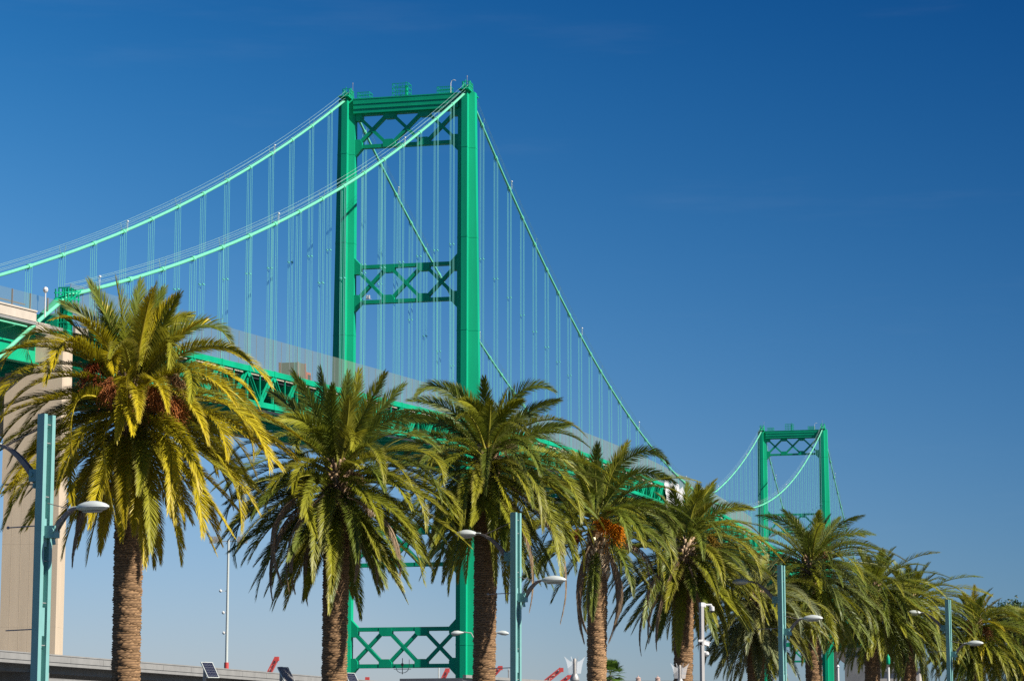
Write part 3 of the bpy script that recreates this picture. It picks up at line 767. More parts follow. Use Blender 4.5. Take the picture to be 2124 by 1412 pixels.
palm(85.1, (1010, 950), 1001, .35, .37, 37, 'tall dark green date palm just right of the right tower leg', 4.3,
     [(5, *gg), (4, *gy), (2, *oy)], std(er=(3, 20, 31, 30), up=.5),
     heroes=[([(1005,930),(955,830),(890,800),(862,822)], -.2, gg), ([(1008,925),(975,840),(925,795)], .4, gg, 30), ([(1008,925),(990,850),(955,830)], -1.2, gy), ([(1010,920),(1008,850),(1005,785)], -.6, gg, 65), ([(1018,925),(1060,830),(1110,800),(1150,812)], -.2, gg), ([(1015,925),(1045,860),(1085,830)], -1.0, gy),
             ([(1020,930),(1090,860),(1160,828)], .4, dg, 15), ([(1020,940),(1100,900),(1182,880)], .1, gg, 10), ([(1000,935),(900,835),(848,830)], .3, gg), ([(1000,940),(930,880),(850,870)], .6, dg), ([(1015,950),(1030,975),(1056,1050)], -3.2, (YGREEN*.8, YGREEN)), ([(1000,950),(990,975),(995,1020)], -3.2, (YGREEN*.8, YGREEN)),
             ([(1025,960),(1110,950),(1180,1000),(1205,1080)], -1.2, gy), ([(1025,970),(1100,1000),(1150,1090),(1165,1200)], -1.6, gy), ([(1025,965),(1120,990),(1190,1080),(1210,1180)], -.5, oy)],
     fruits=[(1045, 930, -.3, .55, (.48, .30, .16), (.4, -.7, .5), 110, .35), (985, 985, -.3, .4, (.36, .22, .13), (-.5, -.7, 0), 60, .7)],
     dead=[([(1040,1010),(1090,1100),(1098,1265)], -1.2), ([(1045,1000),(1150,1100),(1162,1290)], -1.0)])
palm(93.7, (1240, 1072), 1234, .33, .35, 41, 'date palm with a bright orange fruit cluster and shaggy bare upper trunk', 3.75,
     [(5, *gg), (4, *gy), (1, *oy)], std(er=(6, 25, 17, 3)), bootz=(2.2, -.75), open_front=.5, bark=1.35, bootc=(1.0, .74, .48),
     heroes=[([(1238,1050),(1235,980),(1240,922)], -.2, gg, 60), ([(1245,1050),(1270,980),(1302,918)], .2, (OLIVE, YGREEN), 50), ([(1245,1050),(1290,960),(1350,935),(1385,960)], -.4, gg), ([(1235,1055),(1200,970),(1160,935)], .2, gg), ([(1235,1050),(1215,980),(1200,940)], -.6, gg, 40), ([(1248,1060),(1330,980),(1400,1000)], -.2, gg), ([(1250,1070),(1330,1060),(1380,1110),(1390,1190)], -1.2, gy), ([(1230,1075),(1180,1060),(1200,1160)], -2.5, gy),
             ([(1250,1065),(1320,1040),(1375,1060),(1400,1085)], .5, dg), ([(1232,1060),(1190,1010),(1130,1000)], .3, gy)],
     fruits=[(1250, 1094, -.68, .66, (.95, .31, .008), (.15, -.8, .60), 330, .35), (1266, 1102, -.64, .72, (.95, .33, .008), (.75, -.7, .25), 300, .40), (1200, 1105, -.3, .55, (.34, .09, .03), (-.7, -.5, 0), 110, .9)],
     dead=[([(1225,1130),(1205,1200),(1212,1330)], -.3), ([(1222,1130),(1200,1220),(1218,1310)], -.5), ([(1255,1130),(1275,1180),(1262,1330)], -.3), ([(1252,1130),(1310,1130),(1345,1250)], -.8), ([(1255,1125),(1330,1140),(1360,1230)], -.5), ([(1250,1130),(1285,1200),(1275,1290)], -.9)])
palm(101.6, (1420, 1130), 1411, .35, .37, 53, 'date palm with yellow fruit stalks standing behind the white camera post', 3.8,
     [(4, *gg), (4, *gy), (3, *oy)], std(er=(5, 20, 27, 34)), open_front=.35, bootz=(1.3, .2), bootc=(.45, .32, .2),
     heroes=[([(1415,1110),(1405,1060),(1395,1010)], -.3, gg, 50), ([(1420,1110),(1423,1060),(1425,1003)], .2, gg, 60), ([(1425,1110),(1440,1060),(1448,1005)], -.2, gy, 60), ([(1428,1110),(1455,1050),(1480,1005)], .3, gg, 40), ([(1430,1120),(1490,1060),(1560,1055)], -.3, gy), ([(1432,1125),(1520,1090),(1590,1130),(1625,1165)], -.6, yy), ([(1410,1120),(1340,1060),(1280,1080)], .3, gg), ([(1432,1135),(1510,1120),(1560,1190),(1592,1290)], -1.4, oy), ([(1430,1140),(1480,1150),(1485,1230)], -2.6, dg)],
     fruits=[(1470, 1120, -.3, .6, (.55, .34, .05), (.6, -.6, .3), 110, .5), (1470, 1135, -.3, .5, (.42, .25, .12), (.6, -.6, -.1), 80, .6), (1400, 1165, -.35, .5, (.34, .19, .08), (-.3, -.7, -.2), 80, .9), (1430, 1180, -.35, .5, (.36, .2, .07), (.3, -.7, -.3), 80, .9)],
     dead=[([(1405,1170),(1365,1220),(1345,1330)], -1.2), ([(1405,1165),(1375,1230),(1362,1345)], -1.8), ([(1395,1170),(1350,1210),(1350,1300)], -2.0), ([(1430,1175),(1450,1240),(1455,1340)], -1.5), ([(1400,1180),(1345,1240),(1330,1355)], -.8)])
palm(110.2, (1566, 1245), 1567, .34, .36, 67, 'low silvery grey-green date palm half hidden behind the third lamp post', 3.4,
     [(4, *gr), (3, GREY, OLIVE), (2, *gy)], std(er=(5, 24, 30, 32)), npair=104,
     dead=[([(1555,1280),(1520,1310),(1515,1390)], -.8), ([(1575,1280),(1600,1320),(1602,1410)], -.6)])
palm(117.1, (1682, 1170), 1690, .36, .37, 71, 'large date palm in front of the far tower, right of the third lamp post', 4.1,
     [(4, *gg), (3, GREY, GREEN*1.2), (4, *gy)], std(er=(7, 28, 36, 34), up=.46, d2=(45, 90)), npair=104,
     heroes=[([(1690,1150),(1740,1090),(1790,1068)], .2, gg), ([(1690,1150),(1750,1110),(1812,1108)], -.2, gg), ([(1680,1150),(1660,1100),(1625,1058)], 0, gg, 40), ([(1675,1150),(1640,1090),(1572,1068)], .2, gg), ([(1685,1150),(1695,1100),(1700,1062)], -.3, gy, 60)],
     fruits=[(1712, 1150, -.4, .5, (.42, .2, .1), (.5, -.6, .3), 70, .5)])
palm(124.7, (1812, 1222), 1800, .35, .36, 83, 'date palm with upright fronds fifth from the right end, its trunk beside a concrete column', 3.7,
     [(4, *gg), (2, GREY, GREEN*1.2), (4, *gy)], std(er=(8, 26, 34, 32), up=.46, d2=(45, 90)), npair=98)
palm(130.0, (1888, 1250), 1873, .35, .36, 97, 'date palm with long fronds sweeping right to the fourth lamp post', 3.9,
     [(4, *gg), (2, GREY, GREEN*1.2), (4, *gy)], std(er=(8, 26, 34, 32), up=.46, d2=(45, 90)), npair=98)
palm(141.9, (2022, 1296), 2010, .34, .36, 101, 'short date palm with orange fruit behind the fourth lamp post', 3.5,
     [(4, *gg), (5, *gy), (2, *yy)], std(er=(10, 26, 32, 32), up=.46, d2=(45, 90)), npair=98,
     fruits=[(2010, 1292, -.4, .7, (.52, .2, .05), (-.3, -.8, .3), 130, .6), (2040, 1305, -.4, .7, (.5, .22, .08), (.5, -.7, .1), 130, .6)])
palm(152.0, (2118, 1315), 2106, .34, .36, 113, 'small dark date palm cut by the right edge, last of the row', 3.4,
     [(5, *gg), (3, *dg), (2, *gy)], std(er=(9, 24, 30, 30), up=.46, d2=(45, 90)), npair=92)
# broadleaf crown far behind, between the last two palms
def bushy(px, py, D, rad, label):
    c = dep(px, py, D); rg = np.random.default_rng(5)
    root = empty('broadleaf_tree', (c[0], c[1], 0), 0, label, 'tree')
    m = MB(); m.tube([(0, 0, -.1), (.1, 0, c[2]*.5), (0, .1, c[2]-rad*.2)], [.32, .24, .12], 10)
    for k in range(5):
        a = k*1.3; m.tube([(0, 0, c[2]*.55), (math.cos(a)*rad*.4, math.sin(a)*rad*.4, c[2]-rad*.1), (math.cos(a)*rad*.7, math.sin(a)*rad*.7, c[2]+rad*.25)], [.13, .08, .03], 6)
    m.build('trunk', M['armbrown'], root, smooth=True)
    n = 9000; cl = norm(rg.normal(0, 1, (40, 3)))*rad*rg.uniform(.35, .95, (40, 1))*np.array([1, 1, .8])
    p = cl[rg.integers(0, 40, n)]+rg.normal(0, rad*.16, (n, 3))+np.array([0, 0, c[2]])
    a = norm(rg.normal(0, 1, (n, 3)))*.13; b = np.cross(a, norm(rg.normal(0, 1, (n, 3))))*.5
    V = np.concatenate([p-a, p+b, p+a, p-b]); i = np.arange(n)
    C = np.tile(np.array([.05, .10, .018]), (n, 1))*rg.uniform(.6, 1.4, (n, 1))
    build_np('crown', V, np.stack([i, n+i, 2*n+i, 3*n+i], 1), np.zeros((0, 3), int), M['leaf'], np.tile(C, (4, 1)), root)
bushy(2092, 1290, 175, 1.55, 'small dark green leafy tree between the last two palms on the right')

# fan palm far behind the fruiting palm
fp_c = dep(1266, 1398, 210)
fpr = empty('fan_palm', (fp_c[0], fp_c[1], 0), 0, 'small bright green fan palm low behind the orange fruited palm trunk', 'palm tree')
rgf = np.random.default_rng(3)
m = MB(); m.tube([(0, 0, -.1), (0, 0, fp_c[2]-.1)], [.2, .15], 12); m.build('trunk', M['armbrown'], fpr, smooth=True)
out = Leaves()
for i in range(34):
    az = i*2.39996; el = R(80-118*(i/34)); o = np.array([math.cos(az)*math.cos(el), math.sin(az)*math.cos(el), math.sin(el)])
    b = np.array([0, 0, fp_c[2]]); e = b+o*.75; sd = norm(np.cross(o, [0, 0, 1])+1e-6); up = np.cross(sd, o)
    V = np.array([b-sd*.015, b+sd*.015, e+sd*.015, e-sd*.015]); out.add(V, [(0, 1, 2, 3)], [], np.tile(np.array([.2, .24, .05]), (4, 1)))
    for q in np.linspace(-1.9, 1.9, 22):
        d = norm(o*math.cos(q)+sd*math.sin(q)+up*.1); tip = e+d*.72*rgf.uniform(.85, 1.05)-np.array([0, 0, .1]); md = e+d*.4; w = np.cross(d, up)*.035
        out.add(np.array([e, md-w, tip, md+w]), [(0, 1, 2, 3)], [], np.tile(np.array([.11, .2, .025])*rgf.uniform(.75, 1.25), (4, 1)))
out.build('crown', M['leaf'], fpr)

# ------------------------------------------------------------------ teal street lamps
LR = math.atan2(.416, .909)
LD = Vector((.416, .909, 0)); LQ = Vector((.909, -.416, 0))
def streetlight(x, y, D, label):
    t = dep(x, y, D)
    root = empty('street_lamp', (t[0], t[1], 0), -LR, label, 'street lamp', 'teal twin-arm street lamps')
    H = t[2]
    def lamp_arm(sd, zb, zh, x0, x1, broad):
        a = MB(); n = 12; e = .09*sd
        xs = [e+sd*(.13+(x0-.10)*(q/n)**1.0) for q in range(n+1)]
        zs = [zb-.12+(zh-zb+.12)*math.sin(math.pi/2*(q/n))**.9 for q in range(n+1)]
        for q in range(n):
            w0 = broad*(1-q/n)+.035
            for dy in (-.05, .05): a.bar((xs[q], dy, zs[q]), (xs[q+1], dy, zs[q+1]), .022, w0, up=(0, 0, 1))
        for q in (2, 5, 8): a.tube([(xs[q], -.07, zs[q]), (xs[q], .07, zs[q])], .015, 6)
        a.tube([(e, .0, zb+1.05 if sd < 0 else zb+.62), (xs[9], .0, zs[9]+.02)], .011, 6)
        arm = a.build('lamp_arm', M['armbrown'], root)
        h = MB(); L = x1-x0; c = (e+sd*(x0+L/2), 0, zh)
        prof = [(.03,-.085),(.55,-.075),(.82,-.05),(1.0,-.005),(.97,.03),(.80,.075),(.5,.115),(.2,.135),(.02,.14)]
        h.lathe([(r*.5, z) for r, z in prof], c, 24, sx=L, sy=.40)
        h.tube([(e+sd*(x0-.12), 0, zh), (e+sd*(x0+.1), 0, zh+.01)], .035, 8)
        hd = h.build('lamp_head', M['lampgrey'], arm, smooth=True)
        g_ = MB(); g_.lathe([(.02,-.03),(.30,-.022),(.34,.0)], (c[0], 0, zh-.085), 20, sx=L*.9, sy=.34); g_.build('lamp_lens', M['lens'], arm, smooth=True)
        b = MB(); b.box(min(e, e+sd*.26), max(e, e+sd*.26), -.10, .10, zb-.13, zb+.13); b.tube([(e+sd*.2, -.13, zb+.02), (e+sd*.2, .13, zb+.02)], .05, 10)
        b.tube([(e+sd*.16, 0, zb-.12), (e+sd*.19, 0, zb-.27)], .04, 8)
        b.build('bracket', M['teal'], arm)
    p = MB()
    for y0, y1 in ((-.21, -.09), (.09, .21)): p.box(-.09, .09, y0, y1, 0, H)
    p.box(-.06, -.03, -.088, .088, .0, H-.03)                      # recessed web
    p.box(-.075, .075, -.088, .02, H-2.85, H-2.25); p.box(-.075, .075, -.088, .02, H-4.75, H-4.15)
    p.build('pole', M['teal'], root)
    r_ = MB()
    for z in (.22, .62, 1.78, 3.15, 4.05, 4.95, 5.85): r_.tube([(.045, -.12, H-z), (.045, .12, H-z)], .012, 6)
    for z in (.2, 1.78, 3.15, 4.05): r_.tube([(-.12, -.15, H-z), (-.05, -.15, H-z)], .012, 6)
    r_.build('rungs', M['galv'], root)
    lamp_arm(-1, H-1.31, H-.59, 1.20, 1.92, .10); lamp_arm(1, H-2.54, H-2.05, .74, 1.55, .09)
    b = MB(); b.tube([(-.05, 0, H-2.39), (-.90, 0, H-2.41)], .014, 6); b.lathe([(.005,-.035),(.03,-.02),(.035,0),(.03,.02),(.005,.035)], (-.92, 0, H-2.41), 10)
    b.tube([(-.05, 0, H-4.6), (-.90, 0, H-4.62)], .014, 6); b.build('banner_rod', M['galv'], root)
    f = MB(); f.box(-.25, .25, -.35, .35, .008, .04); f.build('base_plate', M['galv'], root)
for (x, y, k), lb in zip(((97, 860, 1), (1070, 1063, 1.395), (1620, 1172, 1.79), (1966, 1243, 2.185)),
        ('teal twin-arm street lamp at far left, nearest and tallest in view', 'teal twin-arm street lamp in front of the third palm from the left',
         'teal twin-arm street lamp in front of the silvery grey palm', 'teal twin-arm street lamp at right, smallest and farthest of the four')):
    streetlight(x, y, 56*k, lb)

# ------------------------------------------------------------------ petal lamps
def petal_lamp(x, y, D, label):
    t = dep(x, y, D); root = empty('petal_lamp', (t[0], t[1], 0), .3, label, 'lamp', 'frosted petal lamps'); H = t[2]
    p = MB(); p.lathe([(.16,.008),(.16,.12),(.06,.16),(.045,H-.75),(.05,H-.72),(.13,H-.66),(.13,H-.6),(.08,H-.5),(.05,H-.46)], n=16); p.build('post', M['galv'], root, smooth=True)
    p = MB(); p.lathe([(.045,H-.46),(.045,H-.1),(.03,H-.06)], n=12); p.build('lamp_core', M['stucco'], root, smooth=True)
    fin = [(.06, H-.47), (.175, H-.47), (.205, H-.30), (.245, H-.14), (.31, H), (.215, H-.085), (.13, H-.14), (.06, H-.15)]
    for k in range(4):
        a = k*math.pi/2; ca, sa = math.cos(a), math.sin(a); m = MB()
        m.prism(fin, lambda q: (q[0]*ca+sa*.008, q[0]*sa-ca*.008, q[1]), lambda q: (q[0]*ca-sa*.008, q[0]*sa+ca*.008, q[1]))
        m.build('petal', M['petal'], root)
petal_lamp(1192, 1360, 72, 'lamp with four frosted flaring petals left of the orange fruited palm trunk')
petal_lamp(1410, 1374, 80, 'lamp with four frosted flaring petals in front of the trunk beside the camera post')

# ------------------------------------------------------------------ camera post
t = dep(1455, 1250, 76); H = t[2]
cp = empty('camera_post', (t[0], t[1], 0), .62, 'slim beige square post carrying white security cameras', 'camera post')
m = MB(); m.box(-.05, .05, -.05, .05, 0, H); m.build('post', M['camgrey'], cp)
m = MB(); m.box(-.054, .075, -.054, .054, H-.10, H+.015); m.box(.075, .11, -.06, .06, H-.12, H+.0); m.tube([(.1, 0, H-.05), (.28, -.10, H-.05), (.30, -.11, H-.12)], .035, 10)
a_ = m.build('camera_arm', M['white'], cp)
m = MB(); m.lathe([(.02,.09),(.07,.07),(.075,-.02),(.07,-.05),(.05,-.06)], (.30, -.11, H-.17), 16); m.build('dome_camera', M['white'], cp, smooth=True)
m = MB(); m.lathe([(.062,.02),(.06,-.02),(.03,-.055),(.005,-.062)], (.30, -.11, H-.215), 16); m.build('camera_dome', M['black'], cp, smooth=True)
def box_cam(dx, dy, z, ang, pitch=-.25):
    c = MB(); c.box(-.10, .12, -.055, .055, -.06, .055); c.box(-.12, .15, -.065, .065, .056, .07); c.box(-.16, -.10, -.02, .02, -.05, .0)
    o = c.build('box_camera', M['white'], cp, loc=(dx, dy, z)); o.rotation_euler = (0, -pitch, ang)
    l = MB(); l.tube([(.121, 0, -.005), (.135, 0, -.005)], .035, 14); l.build('camera_lens', M['black'], o)
box_cam(-.12, -.10, H-1.15, -2.3); box_cam(.14, .02, H-1.15, .1)
m = MB(); m.box(.05, .12, -.03, .03, H-1.47, H-1.38); m.lathe([(.03,.06),(.075,.03),(.08,-.03),(.05,-.07),(.01,-.085)], (.14, -.03, H-1.45), 14); m.build('dome_camera', M['white'], cp, smooth=True)

# ------------------------------------------------------------------ solar panels on posts
def solar_post(x, y, D, lab, rz, cells='solar'):
    t = dep(x, y, D); H = t[2]; root = empty('solar_post', (t[0], t[1], 0), rz, lab, 'solar panel', 'small solar panels on posts')
    m = MB(); m.tube([(-.16, 0, 0), (-.16, 0, H+.05)], .045, 10); m.build('post', M['galv'], root, smooth=True)
    w, h, a = .40, .56, R(52); c = Vector((.10, 0, H-.18)); dx = Vector((math.cos(a), 0, -math.sin(a))); dy = Vector((0, 1, 0)); dn = Vector((math.sin(a), 0, math.cos(a)))
    f = MB(); P4 = [c+dx*i*h/2+dy*j*w/2 for i, j in ((-1,-1),(1,-1),(1,1),(-1,1))]
    f.add([p-dn*.035 for p in P4]+P4, [(0,1,2,3),(4,5,6,7),(0,1,5,4),(1,2,6,5),(2,3,7,6),(3,0,4,7)]); fr = f.build('panel', M['lampgrey'], root)
    q = MB(); P5 = [c+dx*i*(h/2-.02)+dy*j*(w/2-.02)+dn*.004 for i, j in ((-1,-1),(1,-1),(1,1),(-1,1))]; q.add(P5, [(0,1,2,3)]); q.build('solar_cells', M[cells], fr)
    b = MB(); b.bar((-.16, 0, H-.15), tuple(c-dn*.05), .05, .05); b.bar((-.16, 0, H-.42), tuple(c+dx*.15-dn*.04), .03, .03); b.build('bracket', M['galv'], root)
solar_post(432, 1375, 74, 'small dark solar panel on a post, in front of the concrete overpass, left one', .75-1.57)
solar_post(590, 1385, 78, 'small solar panel with painted grey glare on a post beside the second palm trunk', .75-1.57, 'solar_glare')
solar_post(728, 1397, 82, 'small dark solar panel on a post in front of the left tower leg', .75-1.57)

# ------------------------------------------------------------------ light mast
t = dep(474, 1118, 330); H = t[2]
lm = empty('light_mast', (t[0], t[1], 0), 0, 'tall slim white light mast with a red band between the first two palms', 'light mast')
zr = dep(474, 1373, 330)[2]
m = MB(); m.tube([(0,0,zr), (0,0,H)], [.19, .14], 12); m.build('pole', M['lampgrey'], lm, smooth=True)
m = MB(); m.tube([(0,0,-.2), (0,0,zr)], [.36, .29], 12); m.build('pole', M['red'], lm, smooth=True, label='red lower length of the mast')
for sx in (-1, 1):
    m = MB(); m.bar((sx*.1, 0, H-.25), (sx*2.4, 0, H-.25), .1, .1)
    for k in range(3): m.box(sx*(1.3+.45*k)-.18, sx*(1.3+.45*k)+.18, -.35, .1, H-.5, H+.05); m.box(sx*(1.3+.45*k)-.18, sx*(1.3+.45*k)+.18, .2, .55, H-.1, H+.4)
    m.build('floodlight_bank', M['galv'], lm)
for z, dx in ((dep(474,1225,330)[2], -.9), (dep(474,1270,330)[2], -.5), (dep(474,1312,330)[2], -.4)):
    m = MB(); m.bar((-.1, 0, z), (dx, 0, z), .06, .06); m.lathe([(.03,-.2),(.17,-.1),(.2,.05),(.1,.18),(.02,.22)], (dx, 0, z), 10); m.build('camera', M['white'], lm, smooth=True)

# ------------------------------------------------------------------ twin cobra-head street light behind the third palm
t = dep(1000, 1312, 150); sc = 150/FPX
cl = empty('cobra_street_light', (t[0], t[1], 0), 0, 'grey pole with two cobra-head lights either side of the third palm trunk', 'street lamp')
H = t[2]; m = MB(); m.tube([(0,0,0), (0,0,H-.6)], [.12, .08], 12); m.build('pole', M['galv'], cl, smooth=True)
for sx, xe in ((-1, 47*sc), (1, 38*sc)):
    L = 26*sc; x0 = xe-L*.35
    m = MB(); m.tube([(0,0,H-.7), (sx*.5,0,H-.25), (sx*(x0*.6),0,H+.0), (sx*x0,0,H+.05)], .035, 8); arm = m.build('lamp_arm', M['galv'], cl, smooth=True)
    m = MB(); vs = []; rows = [(0,.05,.04),(.2,.09,.09),(.45,.15,.15),(.75,.16,.15),(1,.07,.06)]
    for q, w, h in rows:
        x = sx*(x0+L*q)
        for k in range(10): a = 2*math.pi*k/10; vs.append((x, w*math.cos(a), H+.02+h*math.sin(a)*(1 if math.sin(a) > 0 else .8)-.06*q))
    m.add(vs, [(j*10+k, j*10+(k+1)%10, (j+1)*10+(k+1)%10, (j+1)*10+k) for j in range(4) for k in range(10)]+[tuple(range(10)), tuple(range(40, 50))])
    m.build('lamp_head', M['lampgrey'], arm, smooth=True)

# ------------------------------------------------------------------ elevated road at lower left
A = dep(0, 1347, 190); B = dep(668, 1402, 256.6)
rd = Vector((B[0]-A[0], B[1]-A[1], 0)).normalized(); rz = math.atan2(rd.y, rd.x)
zt = A[2]
ov = empty('concrete_overpass', (A[0], A[1], 0), rz, 'low concrete road overpass with pale parapet at lower left behind the palms', 'overpass')
m = MB(); m.box(-60, 95, 0, .3, zt-.58, zt-.10); m.box(-60, 95, -.04, .36, zt-.10, zt)
for i in range(26): m.box(-60+i*6-.03, -60+i*6+.03, -.02, -.0, zt-.58, zt-.1)
m.build('parapet', M['grey_concrete'], ov)
m = MB(); m.box(-60, 95, 8.2, 8.5, zt-.58, zt); m.build('parapet', M['grey_concrete'], ov)
m = MB(); m.box(-60, 95, .05, 8.45, zt-.85, zt-.585); m.box(-60, 95, 1.6, 6.9, zt-1.35, zt-.85); m.build('deck_slab', M['grey_concrete'], ov)
for i, x in enumerate((-32, 8.8, 50, 88)):
    m = MB(); m.prism([(.6, zt-1.36), (7.9, zt-1.36), (7.9, zt-1.75), (5.2, zt-2.2), (3.3, zt-2.2), (.6, zt-1.75)], lambda p: (x-.7, p[0], p[1]), lambda p: (x+.7, p[0], p[1]))
    m.box(x-.6, x+.6, 3.4, 5.1, 0, zt-2.2); m.build('column', M['grey_concrete'], ov)
C2 = dep(0, 1388, 235); rz2 = rz
ov2 = empty('concrete_overpass', (C2[0], C2[1], 0), rz2, 'second concrete ramp seen below and behind the first at lower left', 'overpass')
zt = C2[2]
m = MB(); m.box(-60, 45, 0, .3, zt-.5, zt); m.build('parapet', M['grey_concrete'], ov2)
m = MB(); m.box(-60, 45, .02, 8, zt-1.3, zt-.5); m.build('deck_slab', M['grey_concrete'], ov2)
m = MB()
for x in (-30, 10, 44): m.box(x-.6, x+.6, 3, 5, 0, zt-1.3)
m.build('columns', M['grey_concrete'], ov2)
# ramp at the foot of the centre
A3 = dep(985, 1400, 230); B3 = dep(1165, 1412.5, 250)
rm = empty('road_ramp', (A3[0], A3[1], 0), math.atan2(B3[1]-A3[1], B3[0]-A3[0]), 'grey concrete ramp edge sloping down behind the second lamp post', 'ramp')
L3 = math.hypot(B3[0]-A3[0], B3[1]-A3[1]); d3 = B3[2]-A3[2]
m = MB(); m.prism([(-2, A3[2]), (L3*1.6, A3[2]+d3*1.6), (L3*1.6, A3[2]+d3*1.6-.25), (-2, A3[2]-.25)], lambda p: (p[0], 0, p[1]), lambda p: (p[0], .3, p[1])); m.build('parapet', M['grey_concrete'], rm)
m = MB(); m.prism([(-2, A3[2]-.26), (L3*1.6, A3[2]+d3*1.6-.26), (L3*1.6, A3[2]+d3*1.6-1.1), (-2, A3[2]-1.1)], lambda p: (p[0], .3, p[1]), lambda p: (p[0], 6.3, p[1])); m.build('deck_slab', M['grey_concrete'], rm)
m = MB()
for x in (-1, L3, L3*1.5): m.box(x-.5, x+.5, 2, 4, 0, A3[2]+d3*x/L3-1.1)
m.build('columns', M['grey_concrete'], rm)

# ------------------------------------------------------------------ harbour cranes, far off
def crane(xt, yt, xb, yb, D, label):
    T = dep(xt, yt, D); Bp = dep(xb, yb, D); root = empty('harbour_crane', (Bp[0], D, -.5), 0, label, 'crane', 'red harbour cranes')
    T = Vector((T[0]-Bp[0], 0, T[2]+.5)); b = Vector((0, 0, Bp[2]+.5)); d = (T-b).normalized(); foot = b-d*14
    m = MB(); u = d.cross(Vector((0,1,0))).normalized()
    for dy in (-1.2, 1.2):
        for o in (-.95, .95): m.bar(tuple(foot+u*o+Vector((0,dy,0))), tuple(T+u*o*.8+Vector((0,dy,0))), .45, .45, up=(0,1,0))
        L = (T-foot).length; k = 9
        for i in range(k):
            p = foot+d*L*i/k; q = foot+d*L*(i+1)/k; sg = 1 if i % 2 else -1
            m.bar(tuple(p+u*.9*sg+Vector((0,dy,0))), tuple(q-u*.9*sg+Vector((0,dy,0))), .28, .28, up=(0,1,0))
    m.box(T.x-1.0, T.x+1.0, -1.4, 1.4, T.z-1.2, T.z+.6)
    m.build('boom', M['red'], root)
    m = MB(); m.bar(tuple(foot+u*-.2+d*8), tuple(T-d*1.5), 1.9, 1.2, up=(0,1,0)); m.build('boom_walkway', M['palepink'], root)
    g_ = MB(); zf = foot.z
    for x in (-16, -1):
        for y in (-8, 8): g_.box(foot.x+x-.7, foot.x+x+.7, y-.7, y+.7, 0, zf)
        g_.box(foot.x+x-.6, foot.x+x+.6, -8, 8, zf*.55, zf*.55+1.6)
    for y in (-8, 8): g_.box(foot.x-34, foot.x+2, y-.65, y+.65, zf-1.4, zf)
    g_.build('gantry', M['red'], root)
    h = MB(); h.box(foot.x-30, foot.x-20, -5, 5, zf+.01, zf+4); h.build('machine_house', M['white'], root)
crane(574, 1364, 564, 1384, 1150, 'red crane boom poking up left of the second palm trunk')
crane(928, 1388, 917, 1412, 1200, 'red crane boom under the tower brace beside the right tower leg')
crane(947, 1409, 938, 1425, 1240, 'red crane boom tip barely showing at the right tower leg')
crane(762, 1406, 759, 1425, 1240, 'red crane boom tip low between the tower legs')
crane(1038, 1383, 1018, 1405, 1180, 'red crane boom leaning right beside the third palm trunk')
crane(1164, 1387, 1138, 1408, 1160, 'red crane boom leaning right, left of the petal lamp')
crane(1181, 1402, 1163, 1416, 1200, 'short red crane boom just under the left petal lamp')

# ------------------------------------------------------------------ low building with two cupolas, and works under the right-hand palms
t = dep(1345, 1411, 330); H = t[2]
bd = empty('low_building', (t[0], t[1], 0), 0, 'low stucco building with two small pink cupolas behind the fifth palm', 'building')
m = MB(); m.box(-7, 7, 0, 8, 0, H-.3); m.build('wall', M['stucco'], bd); m = MB(); m.box(-7.3, 7.3, -.3, 8.3, H-.3, H); rf = m.build('roof', M['grey_concrete'], bd)
for x in (-1.22, 1.22):
    m = MB(); m.lathe([(.34,0),(.34,.12),(.30,.14),(.30,.32),(.36,.34),(.30,.42),(.16,.5),(.06,.55),(.05,.68),(.01,.72)], (x, 1, H-.02), 14); m.build('cupola', M['pink'], rf, smooth=True)
t = dep(1777, 1352, 300)
pc = empty('concrete_column', (t[0], t[1], 0), -.25, 'grey concrete approach column behind the palms at right', 'column')
m = MB(); m.box(-1.25, 1.25, -1.2, 1.2, 0, t[2]); m.build('shaft', M['grey_concrete'], pc); m = MB(); m.box(-1.4, 1.4, -1.35, 1.35, t[2], t[2]+.5); m.build('capital', M['grey_concrete'], pc)
t = dep(1835, 1392, 260)
wl = empty('stucco_wall', (t[0], t[1], 0), -.2, 'pale stucco building wall glimpsed between palm trunks at right', 'building')
m = MB(); m.box(-1.9, 3.4, 0, 6, 0, t[2]); m.build('wall', M['stucco'], wl)
m = MB(); m.prism([(-2.1, t[2]+.003), (3.6, t[2]+.003), (3.6, t[2]+.35), (-2.1, t[2]+.15)], lambda p: (p[0], -.2, p[1]), lambda p: (p[0], 6.2, p[1])); m.build('roof', M['grey_concrete'], wl)
def green_lantern(x, y, D, label):
    t = dep(x, y, D); H = t[2]; root = empty('green_lantern', (t[0], t[1], 0), 0, label, 'lamp', 'green lantern posts')
    m = MB(); m.tube([(0,0,0),(0,0,H-.5)], .06, 10); m.build('post', M['white'], root, smooth=True)
    m = MB(); m.lathe([(.05,-.38),(.075,-.36),(.09,-.30),(.085,-.08),(.06,0),(.03,.04),(.01,.09)], (0,0,H), 14); m.build('lamp_head', M['green'], root, smooth=True)
green_lantern(1842, 1360, 118, 'white post with green lantern between palm trunks at right')
green_lantern(1860, 1383, 190, 'smaller green lantern farther back behind the right-hand palms')
